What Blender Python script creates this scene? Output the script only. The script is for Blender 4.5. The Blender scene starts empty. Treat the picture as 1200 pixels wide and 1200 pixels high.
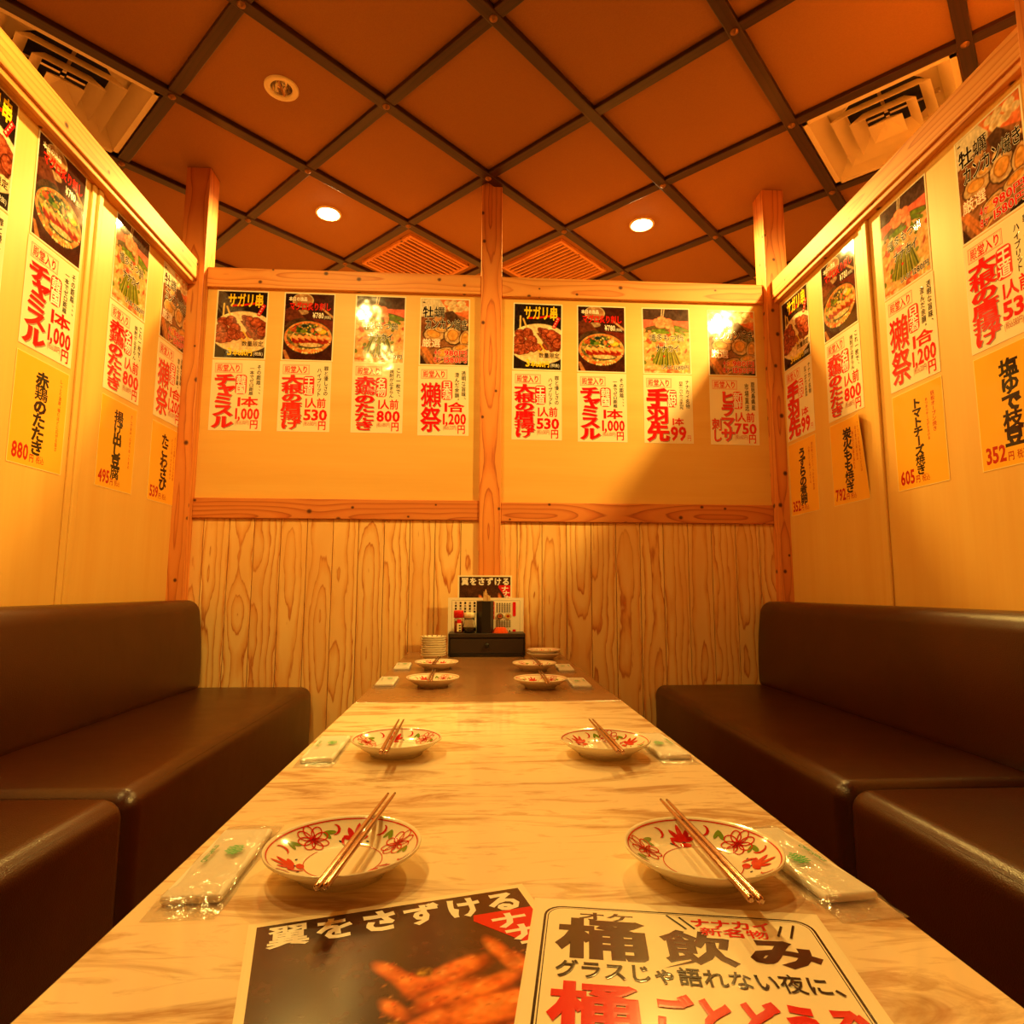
import bpy, math, random
import numpy as np
from mathutils import Vector, Matrix

C = bpy.context.scene.collection
random.seed(7)
PI = math.pi
ZC = 0.925          # camera height above the floor; heights below are written relative to the lens

# ---------------------------------------------------------------- camera, world, exposure
cam_data = bpy.data.cameras.new('camera')
cam_data.sensor_width = 36
cam_data.lens = 734.95 / 1200 * 36
cam_data.clip_start = 0.01
cam = bpy.data.objects.new('camera', cam_data)
C.objects.link(cam)
yaw, pit, roll = 0.0561715, 0.1229448, 0.0031045
fw = Vector((math.sin(yaw) * math.cos(pit), math.cos(yaw) * math.cos(pit), math.sin(pit)))
rt = Vector((math.cos(yaw), -math.sin(yaw), 0))
up = rt.cross(fw)
rt2 = math.cos(roll) * rt + math.sin(roll) * up
up2 = -math.sin(roll) * rt + math.cos(roll) * up
cam.matrix_world = Matrix(((rt2.x, up2.x, -fw.x, 0), (rt2.y, up2.y, -fw.y, 0), (rt2.z, up2.z, -fw.z, ZC), (0, 0, 0, 1)))
sc = bpy.context.scene
sc.camera = cam
sc.view_settings.view_transform = 'Standard'
sc.view_settings.look = 'None'
sc.view_settings.gamma = 1
sc.view_settings.use_curve_mapping = False
sc.view_settings.exposure = 0.0
world = bpy.data.worlds.new('world')
sc.world = world
world.use_nodes = True
world.node_tree.nodes['Background'].inputs[0].default_value = (0.02, 0.01, 0.004, 1)
LAMP_COLOR = (1.0, 0.62, 0.13)
LAMP_W = 106.0


# ---------------------------------------------------------------- helpers
def lin(c):
    """sRGB 0-255 -> linear"""
    a = np.asarray(c, float) / 255.0
    return np.where(a <= 0.04045, a / 12.92, ((a + 0.055) / 1.055) ** 2.4)


def L4(c):
    return tuple(float(x) for x in lin(c)) + (1.0,)


class NT:
    def __init__(self, name):
        self.m = bpy.data.materials.new(name)
        self.m.use_nodes = True
        self.t = self.m.node_tree
        self.b = self.t.nodes['Principled BSDF']

    def n(self, typ, **kw):
        nd = self.t.nodes.new('ShaderNode' + typ)
        for k, v in kw.items():
            if k.startswith('_'):
                setattr(nd, k[1:], v)
            else:
                key = int(k[1:]) if k[0] == 'i' and k[1:].isdigit() else k.replace('__', ' ')
                self.put(nd.inputs[key], v)
        return nd

    def put(self, sock, v):
        if isinstance(v, bpy.types.NodeSocket):
            self.t.links.new(v, sock)
        else:
            sock.default_value = v

    def math(self, op, a, b=0.0, c=None):
        nd = self.t.nodes.new('ShaderNodeMath')
        nd.operation = op
        self.put(nd.inputs[0], a)
        self.put(nd.inputs[1], b)
        if c is not None:
            self.put(nd.inputs[2], c)
        return nd.outputs[0]

    def mix(self, f, a, b, mode='MIX'):
        nd = self.t.nodes.new('ShaderNodeMix')
        nd.data_type = 'RGBA'
        nd.blend_type = mode
        self.put(nd.inputs[0], f)
        self.put(nd.inputs[6], a)
        self.put(nd.inputs[7], b)
        return nd.outputs[2]

    def ramp(self, f, stops, interp='LINEAR'):
        nd = self.t.nodes.new('ShaderNodeValToRGB')
        nd.color_ramp.interpolation = interp
        els = nd.color_ramp.elements
        while len(els) < len(stops):
            els.new(0.5)
        for e, (p, c) in zip(els, stops):
            e.position = p
            e.color = c if len(c) == 4 else tuple(c) + (1.0,)
        self.put(nd.inputs[0], f)
        return nd.outputs[0]

    def xyz(self, x, y, z=0.0):
        nd = self.t.nodes.new('ShaderNodeCombineXYZ')
        for i, v in enumerate((x, y, z)):
            self.put(nd.inputs[i], v)
        return nd.outputs[0]

    def noise(self, vec, scale=5.0, detail=3.0, rough=0.5, dist=0.0):
        nd = self.n('TexNoise')
        self.put(nd.inputs['Vector'], vec)
        nd.inputs['Scale'].default_value = scale
        nd.inputs['Detail'].default_value = detail
        nd.inputs['Roughness'].default_value = rough
        nd.inputs['Distortion'].default_value = dist
        return nd.outputs[0]

    def bump(self, h, strength=0.3, dist=0.002):
        nd = self.n('Bump')
        nd.inputs['Strength'].default_value = strength
        nd.inputs['Distance'].default_value = dist
        self.put(nd.inputs['Height'], h)
        self.t.links.new(nd.outputs[0], self.b.inputs['Normal'])

    def base(self, col=None, rough=None, metal=None, coat=None, spec=None):
        if col is not None:
            self.put(self.b.inputs['Base Color'], col)
        if rough is not None:
            self.put(self.b.inputs['Roughness'], rough)
        if metal is not None:
            self.b.inputs['Metallic'].default_value = metal
        if coat is not None:
            self.b.inputs['Coat Weight'].default_value = coat
            self.b.inputs['Coat Roughness'].default_value = 0.05
        if spec is not None:
            self.b.inputs['Specular IOR Level'].default_value = spec
        return self.m


def plain(name, rgb, rough=0.5, metal=0.0, noise_amt=0.06, scale=30.0, coat=None, spec=None):
    t = NT(name)
    co = t.n('TexCoord').outputs['Object']
    n = t.noise(co, scale, 3)
    c = t.mix(t.math('MULTIPLY', n, noise_amt * 2), L4(rgb), tuple(0.6 * float(x) for x in lin(rgb)) + (1.0,))
    return t.base(c, rough, metal, coat, spec)


def wood(name, light, mid, dark, freq=90.0, knots=0.0, rough=0.5, tint=0.25, cath=0.09, jag=0.0, grain=0.5):
    """solid-cut timber: rings around a wandering pith, seen along u (across) and v (along) in metres"""
    t = NT(name)
    uv = t.n('UVMap')
    uv.uv_map = 'UVMap'
    sp = t.n('SeparateXYZ', i0=uv.outputs[0])
    u, v = sp.outputs[0], sp.outputs[1]
    at = t.n('Attribute')
    at.attribute_name = 'rnd'
    r = at.outputs['Fac']
    seed = t.math('MULTIPLY', r, 37.0)
    n1 = t.noise(t.xyz(t.math('MULTIPLY', u, 6.0), t.math('MULTIPLY', v, 1.6), seed), 1.0, 2.0)
    n2 = t.noise(t.xyz(t.math('MULTIPLY', v, 1.5), seed, 3.0), 1.0, 1.5)
    n3 = t.noise(t.xyz(t.math('MULTIPLY', u, 60.0), t.math('MULTIPLY', v, 6.0), seed), 1.0, 3.0)
    uu = t.math('ADD', u, t.math('MULTIPLY', t.math('SUBTRACT', r, 0.5), 0.07))
    uu = t.math('ADD', uu, t.math('MULTIPLY', t.math('SUBTRACT', n1, 0.5), 0.035))
    dd = t.math('ADD', t.math('MULTIPLY', t.math('SUBTRACT', n2, 0.5), cath * 2.6), 0.012)
    rr = t.math('SQRT', t.math('ADD', t.math('MULTIPLY', uu, uu), t.math('MULTIPLY', dd, dd)))
    ph = t.math('ADD', t.math('MULTIPLY', rr, freq), t.math('MULTIPLY', n3, 0.22))
    if jag > 0:
        n4 = t.noise(t.xyz(t.math('MULTIPLY', u, 70.0), t.math('MULTIPLY', v, 11.0), seed), 1.0, 2.0)
        n5 = t.noise(t.xyz(t.math('MULTIPLY', u, 14.0), t.math('MULTIPLY', v, 4.0), seed), 1.0, 2.0)
        ph = t.math('ADD', ph, t.math('ADD', t.math('MULTIPLY', n4, jag), t.math('MULTIPLY', n5, jag * 2.2)))
    ring = t.math('FRACT', ph)
    col = t.ramp(ring, [(0.0, L4(light)), (0.45, L4(light)), (0.80, L4(mid)), (0.93, L4(dark)), (1.0, L4(light))])
    lw = t.noise(t.xyz(t.math('MULTIPLY', u, 9.0), t.math('MULTIPLY', v, 2.2), seed), 1.0, 2.0)
    col = t.mix(t.math('MULTIPLY', t.ramp(lw, [(0.35, (0, 0, 0)), (0.75, (1, 1, 1))]), grain), col, L4(mid))
    fr = t.math('FRACT', t.math('MULTIPLY', r, 13.7))
    col = t.mix(t.math('MULTIPLY', fr, tint), col, L4(dark), 'MIX')
    if knots > 0:
        vo = t.n('TexVoronoi')
        vo.voronoi_dimensions = '2D'
        t.put(vo.inputs['Vector'], t.xyz(t.math('ADD', t.math('MULTIPLY', u, 9.0), seed), t.math('ADD', t.math('MULTIPLY', v, 8.0), seed)))
        vo.inputs['Scale'].default_value = 1.0
        cs = t.n('SeparateXYZ', i0=vo.outputs['Color'])
        pick = t.math('LESS_THAN', cs.outputs[0], knots)
        size = t.math('MULTIPLY_ADD', cs.outputs[1], 0.06, 0.045)
        core = t.ramp(t.math('DIVIDE', vo.outputs['Distance'], size),
                      [(0.0, (1, 1, 1)), (0.5, (0.9, 0.9, 0.9)), (0.75, (0.45, 0.45, 0.45)), (1.0, (0, 0, 0))])
        halo = t.ramp(t.math('DIVIDE', vo.outputs['Distance'], t.math('MULTIPLY', size, 4.0)), [(0.0, (0.4, 0.4, 0.4)), (1.0, (0, 0, 0))])
        col = t.mix(t.math('MULTIPLY', halo, pick), col, L4(mid))
        col = t.mix(t.math('MULTIPLY', core, pick), col, L4((70, 26, 8)))
    t.bump(n3, 0.08, 0.001)
    return t.base(col, rough)


def plywood(name, rgb, rgb2, rough=0.45):
    t = NT(name)
    uv = t.n('UVMap')
    uv.uv_map = 'UVMap'
    sp = t.n('SeparateXYZ', i0=uv.outputs[0])
    u, v = sp.outputs[0], sp.outputs[1]
    a = t.noise(t.xyz(t.math('MULTIPLY', u, 14.0), t.math('MULTIPLY', v, 1.1), 2.0), 1.0, 4.0)
    b = t.noise(t.xyz(t.math('MULTIPLY', u, 120.0), t.math('MULTIPLY', v, 3.0), 5.0), 1.0, 2.0)
    f = t.math('ADD', t.math('MULTIPLY', t.ramp(a, [(0.3, (0, 0, 0)), (0.75, (1, 1, 1))]), 0.6), t.math('MULTIPLY', b, 0.35))
    return t.base(t.mix(f, L4(rgb), L4(rgb2)), rough)


class MB:
    """collects faces and links them as ONE mesh object"""

    def __init__(self):
        self.v, self.f, self.uv, self.r, self.mi, self.col, self.sm = [], [], [], [], [], [], []
        self.cur = (1.0, 1.0, 1.0)

    def vert(self, p, col=None):
        self.v.append(tuple(p))
        self.col.append(tuple(self.cur if col is None else col))
        return len(self.v) - 1

    def face(self, idx, uv=None, rnd=0.0, mi=0, smooth=False):
        self.f.append(tuple(idx))
        self.uv.append(uv if uv else [(self.v[i][0], self.v[i][1]) for i in idx])
        self.r.append(rnd)
        self.mi.append(mi)
        self.sm.append(smooth)

    def quad(self, pts, uv=None, rnd=0.0, mi=0, smooth=False):
        self.face([self.vert(p) for p in pts], uv, rnd, mi, smooth)

    def box(self, x0, x1, y0, y1, z0, z1, grain='z', rnd=None, mi=0, mat=None):
        rnd = random.random() if rnd is None else rnd
        lo, hi = (x0, y0, z0), (x1, y1, z1)
        c = [(a + b) / 2 for a, b in zip(lo, hi)]
        g = 'xyz'.index(grain)
        off = rnd * 9.0
        base = len(self.v)
        P = [(lo[0] if i & 1 == 0 else hi[0], lo[1] if i & 2 == 0 else hi[1], lo[2] if i & 4 == 0 else hi[2]) for i in range(8)]
        for p in P:
            q = mat @ Vector(p) if mat is not None else p
            self.vert(q)
        for n, idx in ((0, (0, 4, 6, 2)), (0, (1, 3, 7, 5)), (1, (0, 1, 5, 4)), (1, (2, 6, 7, 3)), (2, (0, 2, 3, 1)), (2, (4, 5, 7, 6))):
            others = [a for a in range(3) if a != n]
            if g in others:
                va = g
                ua = [a for a in others if a != g][0]
            else:
                ua, va = others
            uv = [(P[i][ua] - c[ua] + 0.013 * n, P[i][va] + off) for i in idx]
            self.face([base + i for i in idx], uv, rnd, mi)

    def grid(self, pts, nu, nv, closed_u=False, closed_v=False, mi=0, smooth=True, cols=None):
        base = len(self.v)
        for k, p in enumerate(pts):
            self.vert(p, None if cols is None else cols[k])
        for i in range(nu if closed_u else nu - 1):
            for j in range(nv if closed_v else nv - 1):
                a, b = i, (i + 1) % nu
                c, d = j, (j + 1) % nv
                self.face([base + a * nv + c, base + b * nv + c, base + b * nv + d, base + a * nv + d], mi=mi, smooth=smooth)

    def lathe(self, prof, n=32, mi=0, centre=(0, 0, 0), cap0=False, cap1=False, smooth=True):
        pts = []
        for i in range(n):
            a = 2 * PI * i / n
            for r, z in prof:
                pts.append((centre[0] + r * math.cos(a), centre[1] + r * math.sin(a), centre[2] + z))
        b = len(self.v)
        m = len(prof)
        self.grid(pts, n, m, closed_u=True, mi=mi, smooth=smooth)
        if cap0:
            self.face([b + i * m for i in range(n)][::-1], mi=mi)
        if cap1:
            self.face([b + i * m + m - 1 for i in range(n)], mi=mi)

    def tube(self, path, rads, n=12, mi=0, cap=True):
        path = [Vector(p) for p in path]
        pts = []
        for k, p in enumerate(path):
            d = (path[min(k + 1, len(path) - 1)] - path[max(k - 1, 0)]).normalized()
            a = d.orthogonal().normalized() if abs(d.z) > 0.9 else d.cross(Vector((0, 0, 1))).normalized()
            b = d.cross(a)
            r = rads[k] if isinstance(rads, (list, tuple)) else rads
            for i in range(n):
                t = 2 * PI * i / n
                pts.append(p + a * r * math.cos(t) + b * r * math.sin(t))
        base = len(self.v)
        m = len(path)
        self.grid(pts, m, n, closed_v=True, mi=mi)
        if cap:
            self.face([base + i for i in range(n)], mi=mi)
            self.face([base + (m - 1) * n + i for i in range(n)][::-1], mi=mi)

    def build(self, name, mats, parent=None, loc=None, rotz=0.0, bevel=0.0, color=False, segs=2, fix=False):
        me = bpy.data.meshes.new(name)
        me.from_pydata(self.v, [], self.f)
        mats = mats if isinstance(mats, (list, tuple)) else [mats]
        for m in mats:
            me.materials.append(m)
        uvl = me.uv_layers.new(name='UVMap')
        flat = [c for uv in self.uv for q in uv for c in q]
        uvl.data.foreach_set('uv', flat)
        at = me.attributes.new('rnd', 'FLOAT', 'FACE')
        at.data.foreach_set('value', self.r)
        me.polygons.foreach_set('material_index', self.mi)
        me.polygons.foreach_set('use_smooth', self.sm)
        if color:
            ca = me.attributes.new('Col', 'FLOAT_COLOR', 'POINT')
            ca.data.foreach_set('color', [c for q in self.col for c in (q[0], q[1], q[2], 1.0)])
        me.update()
        if fix:
            import bmesh
            bm = bmesh.new()
            bm.from_mesh(me)
            bmesh.ops.recalc_face_normals(bm, faces=bm.faces)
            bm.to_mesh(me)
            bm.free()
        o = bpy.data.objects.new(name, me)
        C.objects.link(o)
        if parent:
            o.parent = parent
        if loc is not None:
            o.location = loc
        o.rotation_euler = (0, 0, rotz)
        if bevel > 0:
            md = o.modifiers.new('bevel', 'BEVEL')
            md.width = bevel
            md.segments = segs
            md.limit_method = 'ANGLE'
            md.angle_limit = 0.6
        return o


def weld(o):
    import bmesh
    bm = bmesh.new(); bm.from_mesh(o.data)
    bmesh.ops.remove_doubles(bm, verts=bm.verts, dist=0.0002)
    bmesh.ops.recalc_face_normals(bm, faces=bm.faces)
    bm.to_mesh(o.data); bm.free()
    return o


def tag(o, label, cat, group=None):
    o['label'] = label
    o['category'] = cat
    if group:
        o['group'] = group
    return o


def struct(o):
    o['kind'] = 'structure'
    return o


def thing(name, label, cat, loc=(0, 0, 0), rotz=0.0, group=None):
    o = bpy.data.objects.new(name, None)
    C.objects.link(o)
    o.location = loc
    o.rotation_euler = (0, 0, rotz)
    o.empty_display_size = 0.05
    return tag(o, label, cat, group)


def copy_tree(o, loc, rotz, label):
    c = o.copy()
    C.objects.link(c)
    c.location = loc
    c.rotation_euler = (0, 0, rotz)
    c['label'] = label
    for ch in list(o.children):
        d = ch.copy()
        C.objects.link(d)
        d.parent = c
        for g in list(ch.children):
            e = g.copy()
            C.objects.link(e)
            e.parent = d
    return c


# ---------------------------------------------------------------- materials
M = {}
M['cedar'] = wood('cedar beam', (236, 168, 90), (222, 142, 66), (196, 110, 44), freq=60, knots=0.6, cath=0.06, tint=0.10)
M['cedar_post'] = wood('cedar post', (232, 152, 72), (218, 128, 54), (172, 84, 28), freq=50, knots=0.6, cath=0.08, tint=0.12, jag=0.3)
M['cedar_red'] = wood('cedar mid rail', (218, 136, 62), (200, 110, 44), (160, 76, 24), freq=60, knots=0.75, cath=0.06, tint=0.10)
M['plank'] = wood('cedar planks', (252, 212, 136), (238, 176, 94), (188, 98, 32), freq=44, knots=0.0, cath=0.11, tint=0.20, grain=0.65, jag=0.55)
M['ply'] = plywood('pale plywood panel', (236, 192, 104), (226, 170, 80))
M['dark_beam'] = wood('dark stained batten', (62, 28, 16), (52, 22, 13), (34, 13, 8), freq=60, cath=0.03, rough=0.35, tint=0.2)
M['brass'] = plain('bronze bolt', (150, 105, 62), 0.4, 0.8)
M['black'] = plain('black lacquer', (30, 24, 20), 0.35)
M['black_soft'] = plain('black stained wood', (52, 38, 30), 0.45, noise_amt=0.15)
M['white_metal'] = plain('cream painted metal', (250, 232, 200), 0.5)
M['duct'] = plain('dark duct', (16, 13, 11), 0.8)
M['chrome'] = plain('chrome', (225, 215, 205), 0.15, 1.0)
M['towel'] = plain('white towel', (244, 238, 226), 0.9)
M['red_cap'] = plain('red plastic', (214, 16, 16), 0.35)
M['cream_cap'] = plain('cream plastic', (240, 224, 180), 0.4)
M['pale_wood'] = wood('pale stick wood', (240, 208, 150), (226, 184, 118), (196, 142, 84), freq=200)
M['orange'] = plain('orange plastic', (235, 84, 20), 0.25, noise_amt=0.25, scale=60)
M['floor'] = plain('pale floor', (176, 132, 92), 0.6)
M['outer'] = plain('tan outer wall', (196, 150, 100), 0.8)
M['table_metal'] = plain('dark table leg', (28, 26, 25), 0.4, 0.6)
M['steel'] = plain('rose steel', (198, 164, 140), 0.22, 1.0)


def ceiling_mat():
    t = NT('brown textured ceiling board')
    co = t.n('TexCoord').outputs['Object']
    n = t.noise(co, 260.0, 2)
    n2 = t.noise(co, 3.0, 3)
    c = t.mix(n, L4((172, 118, 58)), L4((150, 99, 46)))
    c = t.mix(t.math('MULTIPLY', n2, 0.4), c, L4((156, 104, 50)))
    t.bump(n, 0.25, 0.002)
    return t.base(c, 0.85)


M['ceiling'] = ceiling_mat()


def leather_mat():
    t = NT('dark brown leatherette')
    co = t.n('TexCoord').outputs['Object']
    vo = t.n('TexVoronoi')
    t.put(vo.inputs['Vector'], co)
    vo.inputs['Scale'].default_value = 420.0
    n = t.noise(co, 6.0, 3)
    c = t.mix(n, L4((66, 24, 5)), L4((50, 17, 3)))
    r = t.math('MULTIPLY_ADD', n, 0.10, 0.25)
    h = t.math('ADD', t.math('MULTIPLY', vo.outputs['Distance'], 0.5), t.math('MULTIPLY', t.noise(co, 9.0, 2), 2.5))
    t.bump(h, 0.25, 0.0022)
    return t.base(c, r)


M['leather'] = leather_mat()


def marble_mat():
    t = NT('beige marble laminate')
    co = t.n('TexCoord').outputs['Object']
    mp = t.n('Mapping', Vector=co)
    mp.inputs['Rotation'].default_value = (0, 0, math.radians(-68))
    mp.inputs['Scale'].default_value = (2.0, 9.0, 1.0)
    a = t.noise(mp.outputs[0], 1.9, 6, 0.64, 1.1)
    b = t.noise(mp.outputs[0], 5.5, 5, 0.62, 1.2)
    n = t.noise(co, 2.2, 3)
    va = t.ramp(a, [(0.0, (0, 0, 0)), (0.50, (0, 0, 0)), (0.62, (0.75, 0.75, 0.75)), (0.70, (0.15, 0.15, 0.15)), (1.0, (0, 0, 0))])
    vb = t.ramp(b, [(0.0, (0, 0, 0)), (0.54, (0, 0, 0)), (0.66, (0.5, 0.5, 0.5)), (1.0, (0.1, 0.1, 0.1))])
    c = t.mix(n, L4((250, 234, 204)), L4((238, 212, 172)))
    c = t.mix(va, c, L4((168, 118, 70)))
    c = t.mix(vb, c, L4((184, 138, 90)))
    return t.base(c, 0.07)


M['marble'] = marble_mat()


def brown_top_mat():
    t = NT('brown stone laminate')
    co = t.n('TexCoord').outputs['Object']
    n = t.noise(co, 7.0, 5)
    return t.base(t.mix(n, L4((160, 118, 78)), L4((138, 98, 62))), 0.24)


M['brown_top'] = brown_top_mat()


def print_mat(name, rough=0.12, wav=0.0, scale=9.0):
    t = NT(name)
    at = t.n('Attribute')
    at.attribute_name = 'Col'
    if wav > 0:
        co = t.n('TexCoord').outputs['Object']
        t.bump(t.noise(co, scale, 2), wav, 0.02)
    return t.base(at.outputs['Color'], rough)


M['print'] = print_mat('laminated print', 0.10, 0.12)
M['print_flat'] = print_mat('laminated table print', 0.16)
M['china'] = print_mat('painted glazed china', 0.12)
M['ink'] = print_mat('printed ink', 0.5)


def film_mat():
    t = NT('clear plastic film')
    co = t.n('TexCoord').outputs['Object']
    tr = t.n('BsdfTransparent')
    tr.inputs[0].default_value = (0.97, 0.97, 0.97, 1)
    gl = t.n('BsdfGlossy')
    gl.inputs['Roughness'].default_value = 0.12
    di = t.n('BsdfDiffuse')
    di.inputs[0].default_value = (0.85, 0.85, 0.82, 1)
    bm = t.n('Bump')
    bm.inputs['Strength'].default_value = 0.6
    bm.inputs['Distance'].default_value = 0.004
    t.put(bm.inputs['Height'], t.noise(co, 70.0, 3, 0.5, 1.0))
    t.t.links.new(bm.outputs[0], gl.inputs['Normal'])
    m1 = t.n('MixShader', i0=0.07, i1=tr.outputs[0], i2=di.outputs[0])
    m2 = t.n('MixShader', i0=0.13, i1=m1.outputs[0], i2=gl.outputs[0])
    t.t.links.new(m2.outputs[0], t.t.nodes['Material Output'].inputs['Surface'])
    return t.m


M['film'] = film_mat()


def glass_mat(name, rgb):
    t = NT(name)
    t.b.inputs['Transmission Weight'].default_value = 1.0
    return t.base(L4(rgb), 0.03)


M['glass'] = glass_mat('clear glass', (250, 246, 238))
M['soy'] = plain('soy sauce', (14, 6, 3), 0.1)
M['spice'] = plain('chili spice', (190, 84, 40), 0.8, noise_amt=0.3, scale=400)


def emit_mat(name, rgb, s):
    t = NT(name)
    t.b.inputs['Base Color'].default_value = tuple(rgb) + (1,)
    t.b.inputs['Emission Color'].default_value = tuple(rgb) + (1,)
    t.b.inputs['Emission Strength'].default_value = s
    return t.m


M['bulb'] = emit_mat('lit bulb', (1.0, 0.66, 0.24), 80.0)

# ---------------------------------------------------------------- setting: floor, ceiling, outer walls
H = 1.765
X0, X1, Y0, Y1 = -3.3, 3.3, -1.5, 5.2
b = MB(); b.box(X0, X1, Y0, Y1, -0.06, 0.0, 'y'); struct(b.build('floor', M['floor']))
b = MB(); b.box(X0, X1, Y0, Y1, ZC + H, ZC + H + 0.12, 'y'); ceiling = struct(b.build('ceiling', M['ceiling']))
for nm, bx in (('wall_outer_left', (X0 - 0.1, X0, Y0, Y1)), ('wall_outer_right', (X1, X1 + 0.1, Y0, Y1)),
               ('wall_outer_back', (X0, X1, Y1, Y1 + 0.1)), ('wall_front', (X0, X1, Y0 - 0.1, Y0))):
    b = MB(); b.box(*bx, 0, ZC + H, 'z'); struct(b.build(nm, M['outer']))

# ceiling lattice of dark battens at 45 degrees
LS = 0.53671
LO = Vector((0.034135, 2.490004))
LA = 0.783952
LU = Vector((math.sin(LA), math.cos(LA)))
LV = Vector((-math.cos(LA), math.sin(LA)))


def node(i, j):
    return LO + LS * (i * LU + j * LV)


def clip_line(p, d, m=0.02):
    t0, t1 = -99.0, 99.0
    for a, lo, hi in ((0, X0 + m, X1 - m), (1, Y0 + m, Y1 - m)):
        ta, tb = (lo - p[a]) / d[a], (hi - p[a]) / d[a]
        if ta > tb:
            ta, tb = tb, ta
        t0, t1 = max(t0, ta), min(t1, tb)
    return (t0, t1) if t1 - t0 > 0.3 else None


trim_n = [0]


def trim_name():
    trim_n[0] += 1
    return 'trim_%d' % trim_n[0]


beam_of = {}
for fam in (0, 1):
    d = LU if fam == 0 else LV
    for k in range(-12, 13):
        p = node(0, k) if fam == 0 else node(k, 0)
        tt = clip_line(p, d)
        if not tt:
            continue
        rot = math.atan2(d.y, d.x)
        mat = Matrix.Translation((p.x, p.y, 0)) @ Matrix.Rotation(rot, 4, 'Z')
        hgt = 0.020 if fam == 0 else 0.017
        b = MB(); b.box(tt[0], tt[1], -0.0215, 0.0215, ZC + H - hgt, ZC + H, 'x', mat=mat)
        o = struct(b.build(trim_name(), M['dark_beam'], bevel=0.003))
        if fam == 0:
            beam_of[k] = o
bolt = MB(); bolt.lathe([(0.0, -0.010), (0.004, -0.0098), (0.0045, -0.0065), (0.0085, -0.006), (0.0125, -0.003), (0.0135, 0.0)], 20)
bolt0 = None
for i in range(-5, 6):
    for j in range(-5, 6):
        p = node(i, j)
        if (i, j) in ((0, -1),) or not (-2.2 < p.x < 2.2 and 0.4 < p.y < 4.2) or j not in beam_of:
            continue
        if bolt0 is None:
            o = bolt0 = bolt.build('bolt', M['brass'], beam_of[j])
        else:
            o = bolt0.copy(); C.objects.link(o); o.parent = beam_of[j]
        o.location = (p.x, p.y, ZC + H - 0.020)

# recesses for the air diffusers and the unlit lamp are cut out of the ceiling
lc = node(-2.5, 1.5)
rc = node(1.5, -2.5)
b = MB()
for c_ in (lc, rc):
    m_ = Matrix.Translation((c_.x, c_.y, 0)) @ Matrix.Rotation(math.atan2(LU.y, LU.x), 4, 'Z')
    b.box(-0.223, 0.223, -0.223, 0.223, ZC + H - 0.05, ZC + H + 0.10, mat=m_)
b.lathe([(0.0, -0.05), (0.037, -0.05), (0.037, 0.05), (0.0, 0.05)], 32, centre=(-0.708, 2.069, ZC + H), smooth=False)
cut = weld(b.build('cutter', M['ceiling']))
md = ceiling.modifiers.new('cut', 'BOOLEAN')
md.object = cut
md.operation = 'DIFFERENCE'
bpy.context.view_layer.update()
new_me = bpy.data.meshes.new_from_object(ceiling.evaluated_get(bpy.context.evaluated_depsgraph_get()))
ceiling.modifiers.clear()
ceiling.data = new_me
bpy.data.objects.remove(cut)

# back partition: planks below, plywood above, rails, posts
DB = 2.565
edges = [-1.195, -1.092, -0.991, -0.893, -0.787, -0.683, -0.58, -0.478, -0.375, -0.272, -0.17, -0.065, 0.05, 0.166,
         0.268, 0.37, 0.472, 0.575, 0.677, 0.775, 0.88, 0.98, 1.083, 1.185, 1.29]
tints = [0.5, 0.2, 0.45, 0.9, 0.25, 0.6, 0.35, 0.7, 0.1, 0.3, 0.15, 0.2, 0.2, 0.1, 0.25, 0.1, 0.3, 0.2, 0.25, 0.5, 0.85, 0.7, 0.9, 0.6]
b = MB()
for k in range(len(edges) - 1):
    rn = (k * 0.6180339) % 1.0
    rn = (math.floor(13.7 * rn) + tints[k]) / 13.7
    b.box(edges[k] + 0.0012, edges[k + 1] - 0.0012, DB, DB + 0.012, 0.0, ZC + 0.30, 'z', rnd=rn)
b.box(-1.195, 0.05, DB + 0.012, DB + 0.03, 0.0, ZC + 0.3, 'z', rnd=0.95)
b.box(0.05, 1.29, DB + 0.012, DB + 0.03, 0.0, ZC + 0.3, 'z', rnd=0.95)
b.box(-1.19, 0.03, DB + 0.003, DB + 0.03, ZC + 0.30, ZC + 1.30, 'x', mi=1)
b.box(0.07, 1.29, DB + 0.003, DB + 0.03, ZC + 0.30, ZC + 1.30, 'x', mi=1)
struct(b.build('wall_back', [M['plank'], M['ply']], bevel=0.0009))


def beam(x0, x1, y0, y1, z0, z1, grain, mat='cedar', bevel=0.003, rnd=None):
    b = MB(); b.box(x0, x1, y0, y1, ZC + z0, ZC + z1, grain, rnd=rnd)
    return struct(b.build(trim_name(), M[mat], bevel=bevel))


FL = -ZC
beam(-1.235, -1.136, 2.52, 2.615, FL, H, 'z', 'cedar_post', rnd=0.21)       # left corner post
beam(1.247, 1.343, 2.52, 2.615, FL, H, 'z', 'cedar_post', rnd=0.63)        # right corner post
beam(0.008, 0.097, 2.545, 2.635, FL, H, 'z', 'cedar_post', rnd=0.37)        # centre post
beam(-1.136, 0.008, 2.55, 2.60, 1.252, 1.338, 'x', rnd=0.11)
beam(0.097, 1.247, 2.55, 2.60, 1.247, 1.334, 'x', rnd=0.55)
beam(-1.136, 0.008, 2.553, 2.60, 0.280, 0.362, 'x', 'cedar_red', rnd=0.82)
beam(0.097, 1.247, 2.553, 2.60, 0.276, 0.356, 'x', 'cedar_red', rnd=0.44)

# side partitions
YN = -0.55
for s, xw, nm in ((-1, -1.2, 'wall_left'), (1, 1.3, 'wall_right')):
    b = MB()
    xa, xb = (xw - 0.02, xw) if s < 0 else (xw, xw + 0.02)
    b.box(xa, xb, YN, 2.52, 0.0, ZC + 1.30, 'z', rnd=0.3)
    struct(b.build(nm, M['ply']))
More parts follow.
